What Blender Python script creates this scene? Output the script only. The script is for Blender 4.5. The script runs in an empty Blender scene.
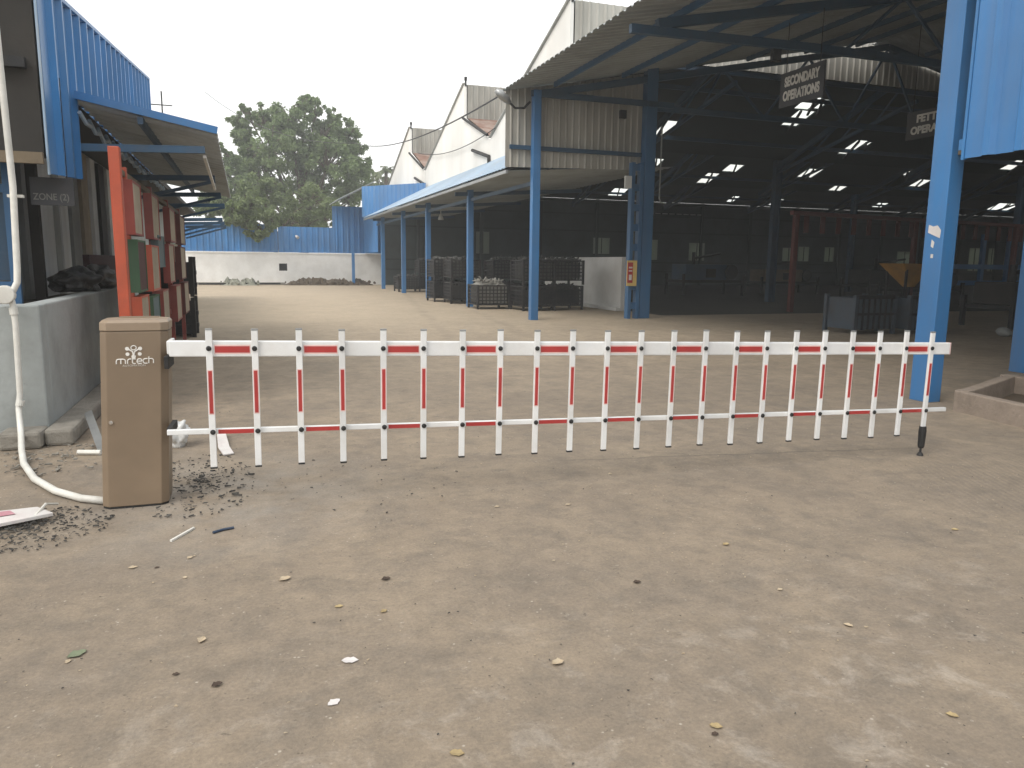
import bpy, bmesh, math, random
from mathutils import Vector, Matrix, noise
R = math.radians
random.seed(7)
sc = bpy.context.scene
col = sc.collection

# ------------------------------------------------------------ camera frame (metres, +Y runs along the sheds)
F_PX, CAM_H = 755.0, 1.4
yaw, pitch, roll = R(19.4), R(-9.1), R(0.66)
FW = Vector((math.sin(yaw)*math.cos(pitch), math.cos(yaw)*math.cos(pitch), math.sin(pitch)))
r0 = Vector((math.cos(yaw), -math.sin(yaw), 0)); u0 = r0.cross(FW)
RT = r0*math.cos(roll)+u0*math.sin(roll); UP = -r0*math.sin(roll)+u0*math.cos(roll)
CAM = Vector((0, 0, CAM_H))
def at(x, y, ax, c):
    """place on the plane axis=c that shows at photo pixel x,y"""
    d = FW*F_PX+RT*(x-512)-UP*(y-384)
    return CAM+d*((c-CAM[ax])/d[ax])
def gp(x, y): return at(x, y, 2, 0)

# ------------------------------------------------------------ materials
def new_mat(name):
    m = bpy.data.materials.new(name); m.use_nodes = True
    nt = m.node_tree; b = nt.nodes['Principled BSDF']
    return m, nt, b
def N(nt, t, **kw):
    n = nt.nodes.new(t)
    for k, v in kw.items():
        if k in n.inputs: n.inputs[k].default_value = v
        else: setattr(n, k, v)
    return n
def mixc(nt, fac, a, b, blend='MIX'):
    n = nt.nodes.new('ShaderNodeMix'); n.data_type = 'RGBA'; n.blend_type = blend
    for s, v in ((n.inputs[0], fac), (n.inputs[6], a), (n.inputs[7], b)):
        if hasattr(v, 'links'): nt.links.new(v, s)
        elif isinstance(v, (int, float)): s.default_value = v
        else: s.default_value = (*v[:3], 1)
    return n.outputs[2]
def ramp(nt, src, p0, p1, c0=(0,0,0), c1=(1,1,1)):
    n = nt.nodes.new('ShaderNodeValToRGB'); e = n.color_ramp.elements
    e[0].position, e[1].position = p0, p1
    e[0].color = (*c0, 1); e[1].color = (*c1, 1)
    nt.links.new(src, n.inputs[0]); return n.outputs[0]
def noise_t(nt, scale, detail=5, rough=.6, vec=None, dist=0.0):
    n = N(nt, 'ShaderNodeTexNoise', Scale=scale, Detail=detail, Roughness=rough, Distortion=dist)
    if vec is not None: nt.links.new(vec, n.inputs['Vector'])
    return n.outputs['Fac']
def objvec(nt, scale=(1, 1, 1)):
    g = nt.nodes.new('ShaderNodeNewGeometry')
    mp = nt.nodes.new('ShaderNodeMapping'); mp.inputs['Scale'].default_value = scale
    nt.links.new(g.outputs['Position'], mp.inputs[0]); return mp.outputs[0]
MATS = {}
def painted(name, c, rough=.5, dirt=(.25, .2, .15), amount=.25, scale=3.0, streak=False, metallic=0.0, bump=.02, spots=0.0):
    """paint or plaster with grime patches, optional vertical streaks"""
    m, nt, b = new_mat(name)
    v = objvec(nt, (1, 1, .12) if streak else (1, 1, 1))
    f = ramp(nt, noise_t(nt, scale, 8, .65, v), .42, .75)
    sc_ = N(nt, 'ShaderNodeMath', operation='MULTIPLY'); sc_.inputs[1].default_value = amount
    nt.links.new(f, sc_.inputs[0])
    cc = mixc(nt, sc_.outputs[0], c, dirt)
    v2 = objvec(nt)
    f2 = ramp(nt, noise_t(nt, scale*.3, 3, .5, v2), .35, .65, (.86, .86, .86), (1.06, 1.06, 1.06))
    cc = mixc(nt, 1.0, cc, f2, 'MULTIPLY')
    if spots:
        s = ramp(nt, noise_t(nt, 14, 6, .7, v2), .66, .70)
        ms = N(nt, 'ShaderNodeMath', operation='MULTIPLY'); ms.inputs[1].default_value = spots
        nt.links.new(s, ms.inputs[0]); cc = mixc(nt, ms.outputs[0], cc, dirt)
    nt.links.new(cc, b.inputs['Base Color'])
    b.inputs['Roughness'].default_value = rough; b.inputs['Metallic'].default_value = metallic
    if bump:
        bp = N(nt, 'ShaderNodeBump', Strength=.35, Distance=bump)
        nt.links.new(noise_t(nt, scale*6, 6, .6, v2), bp.inputs['Height']); nt.links.new(bp.outputs[0], b.inputs['Normal'])
    MATS[name] = m; return m
painted('blue_sheet', (.040, .195, .47), .38, (.16, .19, .22), .35, 2.5, True, bump=.004)
painted('blue_steel', (.038, .175, .41), .42, (.16, .13, .10), .35, 2.2, True, bump=.004, spots=.5)
painted('blue_fade', (.30, .42, .55), .5, (.45, .43, .40), .5, 1.5, bump=.004)
painted('dark_blue_steel', (.025, .075, .14), .5, (.06, .05, .04), .4, 2, bump=.004)
painted('grey_sheet', (.42, .41, .37), .5, (.12, .10, .07), .5, 2.5, True, bump=.004)
painted('roof_under', (.35, .385, .39), .7, (.15, .15, .14), .5, 1.3, bump=.004)
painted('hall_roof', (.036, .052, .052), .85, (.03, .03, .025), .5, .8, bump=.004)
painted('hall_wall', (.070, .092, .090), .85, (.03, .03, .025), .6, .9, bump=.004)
painted('white_gable', (.88, .87, .83), .8, (.55, .48, .40), .22, 1.1, True, bump=.01)
painted('white_wall', (.84, .835, .81), .85, (.4, .36, .3), .28, 1.6, bump=.01)
painted('grey_plaster', (.36, .385, .38), .85, (.13, .13, .11), .55, 1.8, bump=.02, spots=.5)
painted('concrete', (.27, .25, .215), .95, (.10, .09, .075), .7, 5, bump=.04, spots=.5)
painted('pit_brick', (.29, .235, .19), .95, (.16, .13, .10), .7, 5, bump=.04, spots=.4)
painted('rust_sheet', (.20, .105, .075), .8, (.45, .40, .35), .8, 1.8, bump=.01)
painted('dark_metal', (.012, .013, .015), .7, (.07, .055, .04), .5, 4, bump=.01)
painted('black_sheet', (.022, .020, .017), .8, (.04, .033, .026), .6, 2.5, bump=.01)
painted('tan_beam', (.18, .14, .09), .8, (.07, .055, .04), .5, 4, bump=.01)
painted('orange_steel', (.50, .085, .035), .5, (.2, .06, .03), .4, 5, bump=.004)
painted('red_dark', (.26, .045, .03), .5, (.08, .02, .015), .4, 5, bump=.004)
painted('red_brown', (.13, .030, .022), .6, (.05, .02, .015), .4, 5, bump=.004)
painted('beige_board', (.40, .34, .25), .8, (.22, .17, .12), .5, 6, bump=.004)
painted('green_board', (.045, .10, .05), .7, (.05, .07, .04), .4, 6, bump=.004)
painted('teal_board', (.11, .16, .17), .7, (.05, .07, .06), .4, 6, bump=.004)
painted('maroon_board', (.07, .015, .015), .7, (.04, .02, .015), .4, 6, bump=.004)
painted('pale_stone', (.30, .31, .30), .7, (.14, .14, .12), .4, 5, bump=.006)
painted('door_white', (.80, .83, .83), .6, (.3, .29, .25), .4, 3, True, bump=.004)
painted('pvc', (.72, .71, .66), .45, (.35, .32, .26), .35, 9, bump=.002)
painted('cabinet_paint', (.225, .165, .110), .42, (.40, .30, .20), .18, 4, bump=.0008)
painted('cabinet_lid', (.31, .235, .165), .42, (.50, .40, .30), .15, 4, bump=.0008)
painted('white_paint', (.78, .79, .79), .33, (.50, .46, .40), .38, 5, bump=.0006)
painted('red_film', (.42, .040, .038), .32, (.40, .05, .04), .3, 20, bump=.0003)
painted('film_edge', (.80, .56, .53), .4, (.6, .4, .36), .2, 20, bump=.0003)
painted('black_rubber', (.012, .012, .012), .6, (.03, .028, .025), .3, 10, bump=.002)
painted('logo_white', (.82, .80, .76), .5, (.7, .66, .6), .1, 10, bump=0)
painted('sign_dark', (.045, .048, .055), .6, (.09, .08, .07), .3, 5, bump=.002)
painted('sign_letters', (.66, .65, .61), .6, (.3, .28, .24), .4, 8, bump=0)
painted('faint_letters', (.22, .22, .21), .7, (.05, .05, .04), .4, 8, bump=0)
painted('sign_yellow', (.62, .46, .16), .6, (.4, .3, .15), .3, 6, bump=.002)
painted('machine_yellow', (.42, .22, .045), .6, (.12, .08, .03), .6, 3, bump=.01)
painted('cage_blue', (.055, .075, .10), .6, (.06, .045, .03), .6, 3, bump=.006)
painted('casting', (.05, .05, .048), .6, (.15, .14, .12), .6, 9, bump=.02)
painted('soil', (.10, .075, .05), 1, (.05, .038, .028), .6, 1.5, bump=.1)
painted('gravel_pile', (.27, .27, .22), 1, (.14, .14, .11), .6, 3, bump=.1)
painted('chip', (.055, .052, .048), .95, (.17, .16, .14), .6, 9, bump=.01)
painted('paper_white', (.62, .60, .58), .8, (.5, .35, .35), .3, 12, bump=.002)
painted('paper_pink', (.46, .22, .26), .8, (.6, .5, .5), .5, 12, bump=.002)
painted('poly_bag', (.72, .73, .72), .3, (.5, .48, .44), .3, 8, bump=.01)
painted('leaf_dry', (.40, .31, .16), .8, (.22, .14, .07), .5, 60, bump=.002)
painted('leaf_pale', (.46, .38, .27), .8, (.4, .28, .16), .5, 60, bump=.002)
painted('leaf_brown', (.075, .05, .035), .8, (.03, .02, .015), .5, 60, bump=.002)
painted('leaf_green', (.19, .22, .14), .7, (.1, .14, .06), .4, 60, bump=.002)
painted('blue_plastic', (.03, .05, .09), .4, (.05, .05, .05), .3, 30, bump=0)
painted('bark', (.10, .075, .05), .95, (.05, .04, .03), .6, 6, bump=.05)
painted('steel_grey', (.35, .36, .36), .4, (.2, .19, .17), .4, 6, metallic=.5, bump=.002)
painted('cable_black', (.02, .02, .02), .6, (.03, .03, .03), .2, 6, bump=0)
painted('sack_black', (.012, .012, .012), .35, (.04, .035, .03), .5, 4, bump=.03)
painted('chrome', (.7, .7, .7), .15, (.6, .6, .6), .1, 6, metallic=1.0, bump=0)
painted('distant_pale', (.55, .56, .54), .8, (.3, .3, .28), .4, 1, bump=0)

painted('shaded_hall_floor', (.065, .060, .050), .8, (.04, .036, .03), .6, .6, bump=.01)
painted('canopy_blue', (.04, .11, .20), .5, (.1, .09, .08), .4, 4, bump=.004)
painted('casting_pale', (.30, .29, .26), .5, (.1, .09, .08), .6, 12, metallic=.2, bump=.01)
painted('canopy_under', (.50, .54, .55), .6, (.22, .21, .19), .5, 2.5, True, bump=.004)
painted('inner_blue', (.040, .13, .27), .5, (.10, .09, .08), .4, 2, True, bump=.004, spots=.4)
def make_leaf(name, c, c2, rough=.6):
    m, nt, b = new_mat(name)
    v = objvec(nt)
    f = ramp(nt, noise_t(nt, .55, 4, .6, v), .35, .65)
    cc = mixc(nt, f, c, c2); cc = mixc(nt, ramp(nt, noise_t(nt, 6, 2, .5, v), .4, .7), cc, tuple(x*1.35 for x in c2))
    nt.links.new(cc, b.inputs['Base Color']); b.inputs['Roughness'].default_value = rough
    tr = N(nt, 'ShaderNodeBsdfTranslucent'); nt.links.new(cc, tr.inputs[0])
    ms = N(nt, 'ShaderNodeMixShader'); ms.inputs[0].default_value = .42
    nt.links.new(b.outputs[0], ms.inputs[1]); nt.links.new(tr.outputs[0], ms.inputs[2])
    nt.links.new(ms.outputs[0], nt.nodes['Material Output'].inputs[0]); MATS[name] = m
make_leaf('foliage', (.115, .175, .068), (.165, .225, .095))
make_leaf('foliage_light', (.12, .17, .06), (.17, .215, .09))
make_leaf('palm_leaf', (.10, .13, .06), (.13, .16, .08))

def roof_light():
    m, nt, b = new_mat('roof_light')
    tr = N(nt, 'ShaderNodeBsdfTranslucent'); tr.inputs[0].default_value = (.9, .92, .9, 1)
    tp = N(nt, 'ShaderNodeBsdfTransparent'); tp.inputs[0].default_value = (.9, .92, .9, 1)
    ms = N(nt, 'ShaderNodeMixShader'); ms.inputs[0].default_value = .45
    nt.links.new(tr.outputs[0], ms.inputs[1]); nt.links.new(tp.outputs[0], ms.inputs[2])
    nt.links.new(ms.outputs[0], nt.nodes['Material Output'].inputs[0]); MATS['roof_light'] = m
roof_light()
def win_pane():
    m, nt, b = new_mat('window_pane')
    tr = N(nt, 'ShaderNodeBsdfTranslucent'); tr.inputs[0].default_value = (.28, .31, .27, 1)
    ms = N(nt, 'ShaderNodeMixShader'); ms.inputs[0].default_value = .7
    b.inputs['Base Color'].default_value = (.25, .27, .24, 1); b.inputs['Roughness'].default_value = .5
    nt.links.new(b.outputs[0], ms.inputs[1]); nt.links.new(tr.outputs[0], ms.inputs[2])
    nt.links.new(ms.outputs[0], nt.nodes['Material Output'].inputs[0]); MATS['window_pane'] = m
win_pane()

def ground_mat():
    m, nt, b = new_mat('yard_ground')
    L = nt.links
    v = objvec(nt)
    base = mixc(nt, ramp(nt, noise_t(nt, .22, 4, .55, v), .36, .66), (.248, .200, .148), (.308, .248, .180))
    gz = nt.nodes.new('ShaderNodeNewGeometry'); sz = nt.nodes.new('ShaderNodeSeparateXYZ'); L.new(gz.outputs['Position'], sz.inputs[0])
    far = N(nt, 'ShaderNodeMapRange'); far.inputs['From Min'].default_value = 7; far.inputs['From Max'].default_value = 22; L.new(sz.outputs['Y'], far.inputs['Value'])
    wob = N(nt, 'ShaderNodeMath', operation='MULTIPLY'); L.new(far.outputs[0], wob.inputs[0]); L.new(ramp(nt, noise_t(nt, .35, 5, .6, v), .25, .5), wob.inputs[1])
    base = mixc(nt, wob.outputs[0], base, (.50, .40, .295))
    # worn patches, stains, trowel scuffs
    base = mixc(nt, ramp(nt, noise_t(nt, 1.1, 8, .68, v, .6), .42, .72), base, (.205, .168, .130))
    m1 = N(nt, 'ShaderNodeMath', operation='MULTIPLY'); m1.inputs[1].default_value = .75
    L.new(ramp(nt, noise_t(nt, 3.6, 12, .75, v, .3), .46, .66), m1.inputs[0])
    base = mixc(nt, m1.outputs[0], base, (.172, .145, .115))
    # pale chalky scabs near the front
    geo = nt.nodes.new('ShaderNodeNewGeometry')
    sep = nt.nodes.new('ShaderNodeSeparateXYZ'); L.new(geo.outputs['Position'], sep.inputs[0])
    mr = N(nt, 'ShaderNodeMapRange'); mr.inputs['From Min'].default_value = 3.0; mr.inputs['From Max'].default_value = 1.9
    L.new(sep.outputs['Y'], mr.inputs['Value'])
    sc1 = ramp(nt, noise_t(nt, 4.2, 10, .75, v, .5), .52, .64)
    m2 = N(nt, 'ShaderNodeMath', operation='MULTIPLY'); L.new(sc1, m2.inputs[0]); L.new(mr.outputs[0], m2.inputs[1])
    m3 = N(nt, 'ShaderNodeMath', operation='MULTIPLY'); m3.inputs[1].default_value = .40; L.new(m2.outputs[0], m3.inputs[0])
    base = mixc(nt, m3.outputs[0], base, (.45, .40, .34))
    # small pale and dark flecks everywhere
    fl = ramp(nt, noise_t(nt, 17, 8, .8, v, .3), .61, .68)
    m4 = N(nt, 'ShaderNodeMath', operation='MULTIPLY'); m4.inputs[1].default_value = .5; L.new(fl, m4.inputs[0])
    base = mixc(nt, m4.outputs[0], base, (.50, .45, .38))
    v_b = objvec(nt, (1, 1.6, 1))
    fd = ramp(nt, noise_t(nt, 22, 6, .8, v_b, .6), .62, .68)
    m5 = N(nt, 'ShaderNodeMath', operation='MULTIPLY'); m5.inputs[1].default_value = .6; L.new(fd, m5.inputs[0])
    base = mixc(nt, m5.outputs[0], base, (.07, .06, .05))
    # fine drag streaks in two directions
    vs = objvec(nt, (1.6, 6, 1)); vs2 = objvec(nt, (6, 1.6, 1))
    st = ramp(nt, noise_t(nt, 1.4, 6, .65, vs, .4), .35, .7, (.96, .96, .96), (1.03, 1.03, 1.03))
    base = mixc(nt, 1.0, base, st, 'MULTIPLY')
    st2 = ramp(nt, noise_t(nt, 1.1, 6, .65, vs2, .4), .35, .7, (.95, .95, .95), (1.04, 1.04, 1.04))
    base = mixc(nt, 1.0, base, st2, 'MULTIPLY')
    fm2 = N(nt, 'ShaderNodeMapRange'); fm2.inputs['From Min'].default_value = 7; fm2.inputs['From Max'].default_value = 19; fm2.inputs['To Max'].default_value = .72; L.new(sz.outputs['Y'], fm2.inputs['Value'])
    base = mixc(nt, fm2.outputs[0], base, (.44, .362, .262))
    gr = ramp(nt, noise_t(nt, 9, 12, .82, v, .2), .3, .7, (.80, .80, .81), (1.18, 1.17, 1.16))
    base = mixc(nt, 1.0, base, gr, 'MULTIPLY')
    # joint crack under the barrier: |y - (5.19-0.159x) + wobble| < w for 1.1<x<4.8
    a = N(nt, 'ShaderNodeMath', operation='MULTIPLY_ADD'); a.inputs[1].default_value = .159; L.new(sep.outputs['X'], a.inputs[0]); a.inputs[2].default_value = -5.19
    s = N(nt, 'ShaderNodeMath', operation='ADD'); L.new(sep.outputs['Y'], s.inputs[0]); L.new(a.outputs[0], s.inputs[1])
    w = N(nt, 'ShaderNodeMath', operation='MULTIPLY_ADD'); w.inputs[1].default_value = .16; w.inputs[2].default_value = -.08; L.new(noise_t(nt, 2.3, 6, .7, v), w.inputs[0])
    s2 = N(nt, 'ShaderNodeMath', operation='ADD'); L.new(s.outputs[0], s2.inputs[0]); L.new(w.outputs[0], s2.inputs[1])
    ab = N(nt, 'ShaderNodeMath', operation='ABSOLUTE'); L.new(s2.outputs[0], ab.inputs[0])
    cr = N(nt, 'ShaderNodeMapRange'); cr.inputs['From Min'].default_value = .022; cr.inputs['From Max'].default_value = .004; L.new(ab.outputs[0], cr.inputs['Value'])
    lim = N(nt, 'ShaderNodeMapRange'); lim.inputs['From Min'].default_value = 1.6; lim.inputs['From Max'].default_value = 3.2; L.new(sep.outputs['X'], lim.inputs['Value'])
    lim2 = N(nt, 'ShaderNodeMapRange'); lim2.inputs['From Min'].default_value = 5.2; lim2.inputs['From Max'].default_value = 4.2; L.new(sep.outputs['X'], lim2.inputs['Value'])
    c1 = N(nt, 'ShaderNodeMath', operation='MULTIPLY'); L.new(cr.outputs[0], c1.inputs[0]); L.new(lim.outputs[0], c1.inputs[1])
    c2 = N(nt, 'ShaderNodeMath', operation='MULTIPLY'); L.new(c1.outputs[0], c2.inputs[0]); L.new(lim2.outputs[0], c2.inputs[1])
    c3 = N(nt, 'ShaderNodeMath', operation='MULTIPLY'); c3.inputs[1].default_value = .6; L.new(c2.outputs[0], c3.inputs[0])
    base = mixc(nt, c3.outputs[0], base, (.10, .088, .07))
    # tyre tread prints right of the barrier foot
    tv = nt.nodes.new('ShaderNodeMapping'); tv.inputs['Rotation'].default_value = (0, 0, R(25)); L.new(geo.outputs['Position'], tv.inputs[0])
    wv = N(nt, 'ShaderNodeTexWave', Scale=7.0, Distortion=2.5, Detail=2.0); L.new(tv.outputs[0], wv.inputs[0])
    vd = N(nt, 'ShaderNodeVectorMath', operation='DISTANCE'); L.new(geo.outputs['Position'], vd.inputs[0]); vd.inputs[1].default_value = (4.9, 3.2, 0)
    tm = N(nt, 'ShaderNodeMapRange'); tm.inputs['From Min'].default_value = 1.3; tm.inputs['From Max'].default_value = .5; L.new(vd.outputs['Value'], tm.inputs['Value'])
    t1 = N(nt, 'ShaderNodeMath', operation='MULTIPLY'); L.new(wv.outputs['Fac'], t1.inputs[0]); L.new(tm.outputs[0], t1.inputs[1])
    t2 = N(nt, 'ShaderNodeMath', operation='MULTIPLY'); t2.inputs[1].default_value = .28; L.new(t1.outputs[0], t2.inputs[0])
    base = mixc(nt, t2.outputs[0], base, (.13, .115, .10))
    # grey-white cement dust by the cabinet
    cd = N(nt, 'ShaderNodeVectorMath', operation='DISTANCE'); L.new(geo.outputs['Position'], cd.inputs[0]); cd.inputs[1].default_value = (-.2, 4.7, 0)
    cm = N(nt, 'ShaderNodeMapRange'); cm.inputs['From Min'].default_value = 1.3; cm.inputs['From Max'].default_value = .2; L.new(cd.outputs['Value'], cm.inputs['Value'])
    k1 = N(nt, 'ShaderNodeMath', operation='MULTIPLY'); L.new(cm.outputs[0], k1.inputs[0]); L.new(ramp(nt, noise_t(nt, 2.5, 6, .6, v), .35, .6), k1.inputs[1])
    k2 = N(nt, 'ShaderNodeMath', operation='MULTIPLY'); k2.inputs[1].default_value = .45; L.new(k1.outputs[0], k2.inputs[0])
    base = mixc(nt, k2.outputs[0], base, (.36, .335, .30))
    # crisp grain, pin-head stones and faint wheel lanes through the gate
    fg = ramp(nt, noise_t(nt, 70, 4, .7, v), .30, .70, (.84, .84, .84), (1.15, 1.15, 1.14)); base = mixc(nt, 1.0, base, fg, 'MULTIPLY')
    for sc_v, thr, cc_, am in ((26, .16, (.50, .45, .38), .7), (33, .17, (.075, .062, .05), .65)):
        vo = N(nt, 'ShaderNodeTexVoronoi', Scale=sc_v); L.new(v, vo.inputs['Vector'])
        st_ = N(nt, 'ShaderNodeMapRange'); st_.inputs['From Min'].default_value = thr; st_.inputs['From Max'].default_value = thr*.5; L.new(vo.outputs['Distance'], st_.inputs['Value'])
        ms_ = N(nt, 'ShaderNodeMath', operation='MULTIPLY'); L.new(st_.outputs[0], ms_.inputs[0]); L.new(ramp(nt, noise_t(nt, sc_v*.2, 3, .6, v), .54, .62), ms_.inputs[1])
        mt_ = N(nt, 'ShaderNodeMath', operation='MULTIPLY'); mt_.inputs[1].default_value = am; L.new(ms_.outputs[0], mt_.inputs[0]); base = mixc(nt, mt_.outputs[0], base, cc_)
    for x0_ in (1.35, 2.95):
        la = N(nt, 'ShaderNodeMath', operation='MULTIPLY_ADD'); la.inputs[1].default_value = -.16; la.inputs[2].default_value = -x0_; L.new(sep.outputs['Y'], la.inputs[0])
        lb_ = N(nt, 'ShaderNodeMath', operation='ADD'); L.new(la.outputs[0], lb_.inputs[0]); L.new(sep.outputs['X'], lb_.inputs[1])
        lw_ = N(nt, 'ShaderNodeMath', operation='MULTIPLY_ADD'); lw_.inputs[1].default_value = .5; lw_.inputs[2].default_value = -.25; L.new(noise_t(nt, .5, 3, .6, v), lw_.inputs[0])
        lc = N(nt, 'ShaderNodeMath', operation='ADD'); L.new(lb_.outputs[0], lc.inputs[0]); L.new(lw_.outputs[0], lc.inputs[1])
        ld = N(nt, 'ShaderNodeMath', operation='ABSOLUTE'); L.new(lc.outputs[0], ld.inputs[0])
        le = N(nt, 'ShaderNodeMapRange'); le.inputs['From Min'].default_value = .20; le.inputs['From Max'].default_value = .06; L.new(ld.outputs[0], le.inputs['Value'])
        lf = N(nt, 'ShaderNodeMath', operation='MULTIPLY'); L.new(le.outputs[0], lf.inputs[0]); L.new(ramp(nt, noise_t(nt, 1.3, 5, .7, v), .38, .62), lf.inputs[1])
        lq = N(nt, 'ShaderNodeMath', operation='MULTIPLY'); lq.inputs[1].default_value = .28; L.new(lf.outputs[0], lq.inputs[0]); base = mixc(nt, lq.outputs[0], base, (.15, .125, .10))
    L.new(base, b.inputs['Base Color']); b.inputs['Roughness'].default_value = .88
    bp = N(nt, 'ShaderNodeBump', Strength=.4, Distance=.03); L.new(noise_t(nt, 9, 12, .74, v), bp.inputs['Height'])
    bp2 = N(nt, 'ShaderNodeBump', Strength=.25, Distance=.2); L.new(noise_t(nt, .7, 4, .6, v), bp2.inputs['Height']); L.new(bp.outputs[0], bp2.inputs['Normal'])
    L.new(bp2.outputs[0], b.inputs['Normal']); MATS['yard_ground'] = m
ground_mat()

# ------------------------------------------------------------ mesh helpers
class MB:
    def __init__(s): s.bm = bmesh.new()
    def hexa(s, P8):
        v = [s.bm.verts.new(p) for p in P8]
        for f in ((0,3,2,1), (4,5,6,7), (0,1,5,4), (1,2,6,5), (2,3,7,6), (3,0,4,7)): s.bm.faces.new([v[i] for i in f])
        return s
    def box(s, x0, x1, y0, y1, z0, z1):
        return s.hexa([(x0,y0,z0),(x1,y0,z0),(x1,y1,z0),(x0,y1,z0),(x0,y0,z1),(x1,y0,z1),(x1,y1,z1),(x0,y1,z1)])
    def bar(s, p, q, w, h=None, up=(0,0,1)):
        p, q = Vector(p), Vector(q); h = h or w; d = (q-p).normalized(); up = Vector(up)
        if abs(d.dot(up)) > .98: up = Vector((1,0,0))
        a = d.cross(up).normalized()*w/2; b = a.cross(d).normalized()*h/2
        return s.hexa([p-a-b, p+a-b, q+a-b, q-a-b, p-a+b, p+a+b, q+a+b, q-a+b])
    def tube(s, pts, r, n=8, cap=True):
        pts = [Vector(p) for p in pts]; rings = []; prev = None
        for i, p in enumerate(pts):
            d = (pts[min(i+1, len(pts)-1)]-pts[max(i-1, 0)]).normalized()
            if prev is None:
                prev = d.cross(Vector((0,0,1)) if abs(d.z) < .9 else Vector((1,0,0))).normalized()
            a = (prev-d*prev.dot(d)).normalized(); prev = a; b = d.cross(a)
            rr = r[i] if isinstance(r, (list, tuple)) else r
            rings.append([s.bm.verts.new(p+(a*math.cos(t)+b*math.sin(t))*rr) for t in [2*math.pi*k/n for k in range(n)]])
        for A, B in zip(rings, rings[1:]):
            for k in range(n): s.bm.faces.new((A[k], A[(k+1) % n], B[(k+1) % n], B[k]))
        if cap:
            s.bm.faces.new(rings[0][::-1]); s.bm.faces.new(rings[-1])
        return s
    def prism(s, poly, vec):
        vec = Vector(vec); a = [s.bm.verts.new(p) for p in poly]; b = [s.bm.verts.new(Vector(p)+vec) for p in poly]; n = len(poly)
        s.bm.faces.new(a[::-1]); s.bm.faces.new(b)
        for i in range(n): s.bm.faces.new((a[i], a[(i+1) % n], b[(i+1) % n], b[i]))
        return s
    def quad(s, *p):
        s.bm.faces.new([s.bm.verts.new(q) for q in p]); return s
    def disc(s, c, r, nrm, n=14, t=.004):
        nrm = Vector(nrm).normalized(); a = nrm.orthogonal().normalized(); b = nrm.cross(a); c = Vector(c)
        return s.prism([c+(a*math.cos(2*math.pi*k/n)+b*math.sin(2*math.pi*k/n))*r for k in range(n)], nrm*t)
    def sheet(s, o, U, V, length, v0, v1, pitch=.25, depth=.03, rib=.3):
        """profiled steel sheet: ribs run along V, spaced along U; v0/v1 are numbers or functions of u"""
        o, U, V = Vector(o), Vector(U).normalized(), Vector(V).normalized(); n = U.cross(V)
        us = []; u = 0.0
        while u < length-1e-6:
            for f, hgt in ((0, 0), (1-rib-.12, 0), (1-rib, 1), (1-.12, 1)):
                if u+f*pitch < length: us.append((u+f*pitch, hgt*depth))
            u += pitch
        us.append((length, 0)); f0 = v0 if callable(v0) else (lambda t: v0); f1 = v1 if callable(v1) else (lambda t: v1)
        prev = None
        for u, h in us:
            c = (s.bm.verts.new(o+U*u+V*f0(u)+n*h), s.bm.verts.new(o+U*u+V*f1(u)+n*h))
            if prev: s.bm.faces.new((prev[0], c[0], c[1], prev[1]))
            prev = c
        return s
    def grid(s, xs, ys, fn, holes=(), tv=None):
        """cells of a surface fn(a,b) leaving out the holes (a0,a1,b0,b1); tv = thickness vector"""
        A = sorted(set(xs) | {h[0] for h in holes} | {h[1] for h in holes}); B = sorted(set(ys) | {h[2] for h in holes} | {h[3] for h in holes})
        A = [a for a in A if xs[0] <= a <= xs[-1]]; B = [b for b in B if ys[0] <= b <= ys[-1]]
        V = {}
        def vv(a, b):
            if (a, b) not in V: V[(a, b)] = s.bm.verts.new(fn(a, b))
            return V[(a, b)]
        for a0, a1 in zip(A, A[1:]):
            for b0, b1 in zip(B, B[1:]):
                ca, cb = (a0+a1)/2, (b0+b1)/2
                if any(h[0] < ca < h[1] and h[2] < cb < h[3] for h in holes): continue
                s.bm.faces.new((vv(a0,b0), vv(a1,b0), vv(a1,b1), vv(a0,b1)))
        return s
    def build(s, name, mat, parent=None, smooth=False, solid=0, bevel=0, label=None, sub=0):
        bmesh.ops.recalc_face_normals(s.bm, faces=s.bm.faces) if not solid else None
        me = bpy.data.meshes.new(name); s.bm.to_mesh(me); s.bm.free()
        if parent is not None: me.transform(world_of(parent).inverted())
        o = bpy.data.objects.new(name, me); col.objects.link(o)
        for m in (mat if isinstance(mat, (list, tuple)) else [mat]): me.materials.append(MATS[m])
        if parent is not None: o.parent = parent
        if smooth:
            for p in me.polygons: p.use_smooth = True
        if solid:
            md = o.modifiers.new('solid', 'SOLIDIFY'); md.thickness = solid; md.offset = 0
        if bevel:
            md = o.modifiers.new('bevel', 'BEVEL'); md.width = bevel; md.segments = 2; md.limit_method = 'ANGLE'
        if label: o['label'] = label
        return o
def world_of(o):
    m = Matrix.Identity(4)
    while o is not None:
        m = Matrix.LocRotScale(o.location, o.rotation_euler, None) @ m; o = o.parent
    return m
def thing(name, label, cat, loc=(0,0,0), rz=0, group=None):
    o = bpy.data.objects.new(name, None); col.objects.link(o); o.empty_display_size = .2
    o.location = loc; o.rotation_euler = (0, 0, rz); return tag(o, label, cat, group)
def tag(o, label, cat, group=None, kind=None):
    o['label'] = label; o['category'] = cat
    if group: o['group'] = group
    if kind: o['kind'] = kind
    return o
def dup(root, loc=None, rz=None, label=None, group=None):
    r = root.copy(); col.objects.link(r)
    if loc is not None: r.location = loc
    if rz is not None: r.rotation_euler = (0, 0, rz)
    if label: r['label'] = label
    if group: r['group'] = group
    def rec(a, b):
        for ch in list(a.children):
            c = ch.copy(); col.objects.link(c); c.parent = b; rec(ch, c)
    rec(root, r); return r
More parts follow.
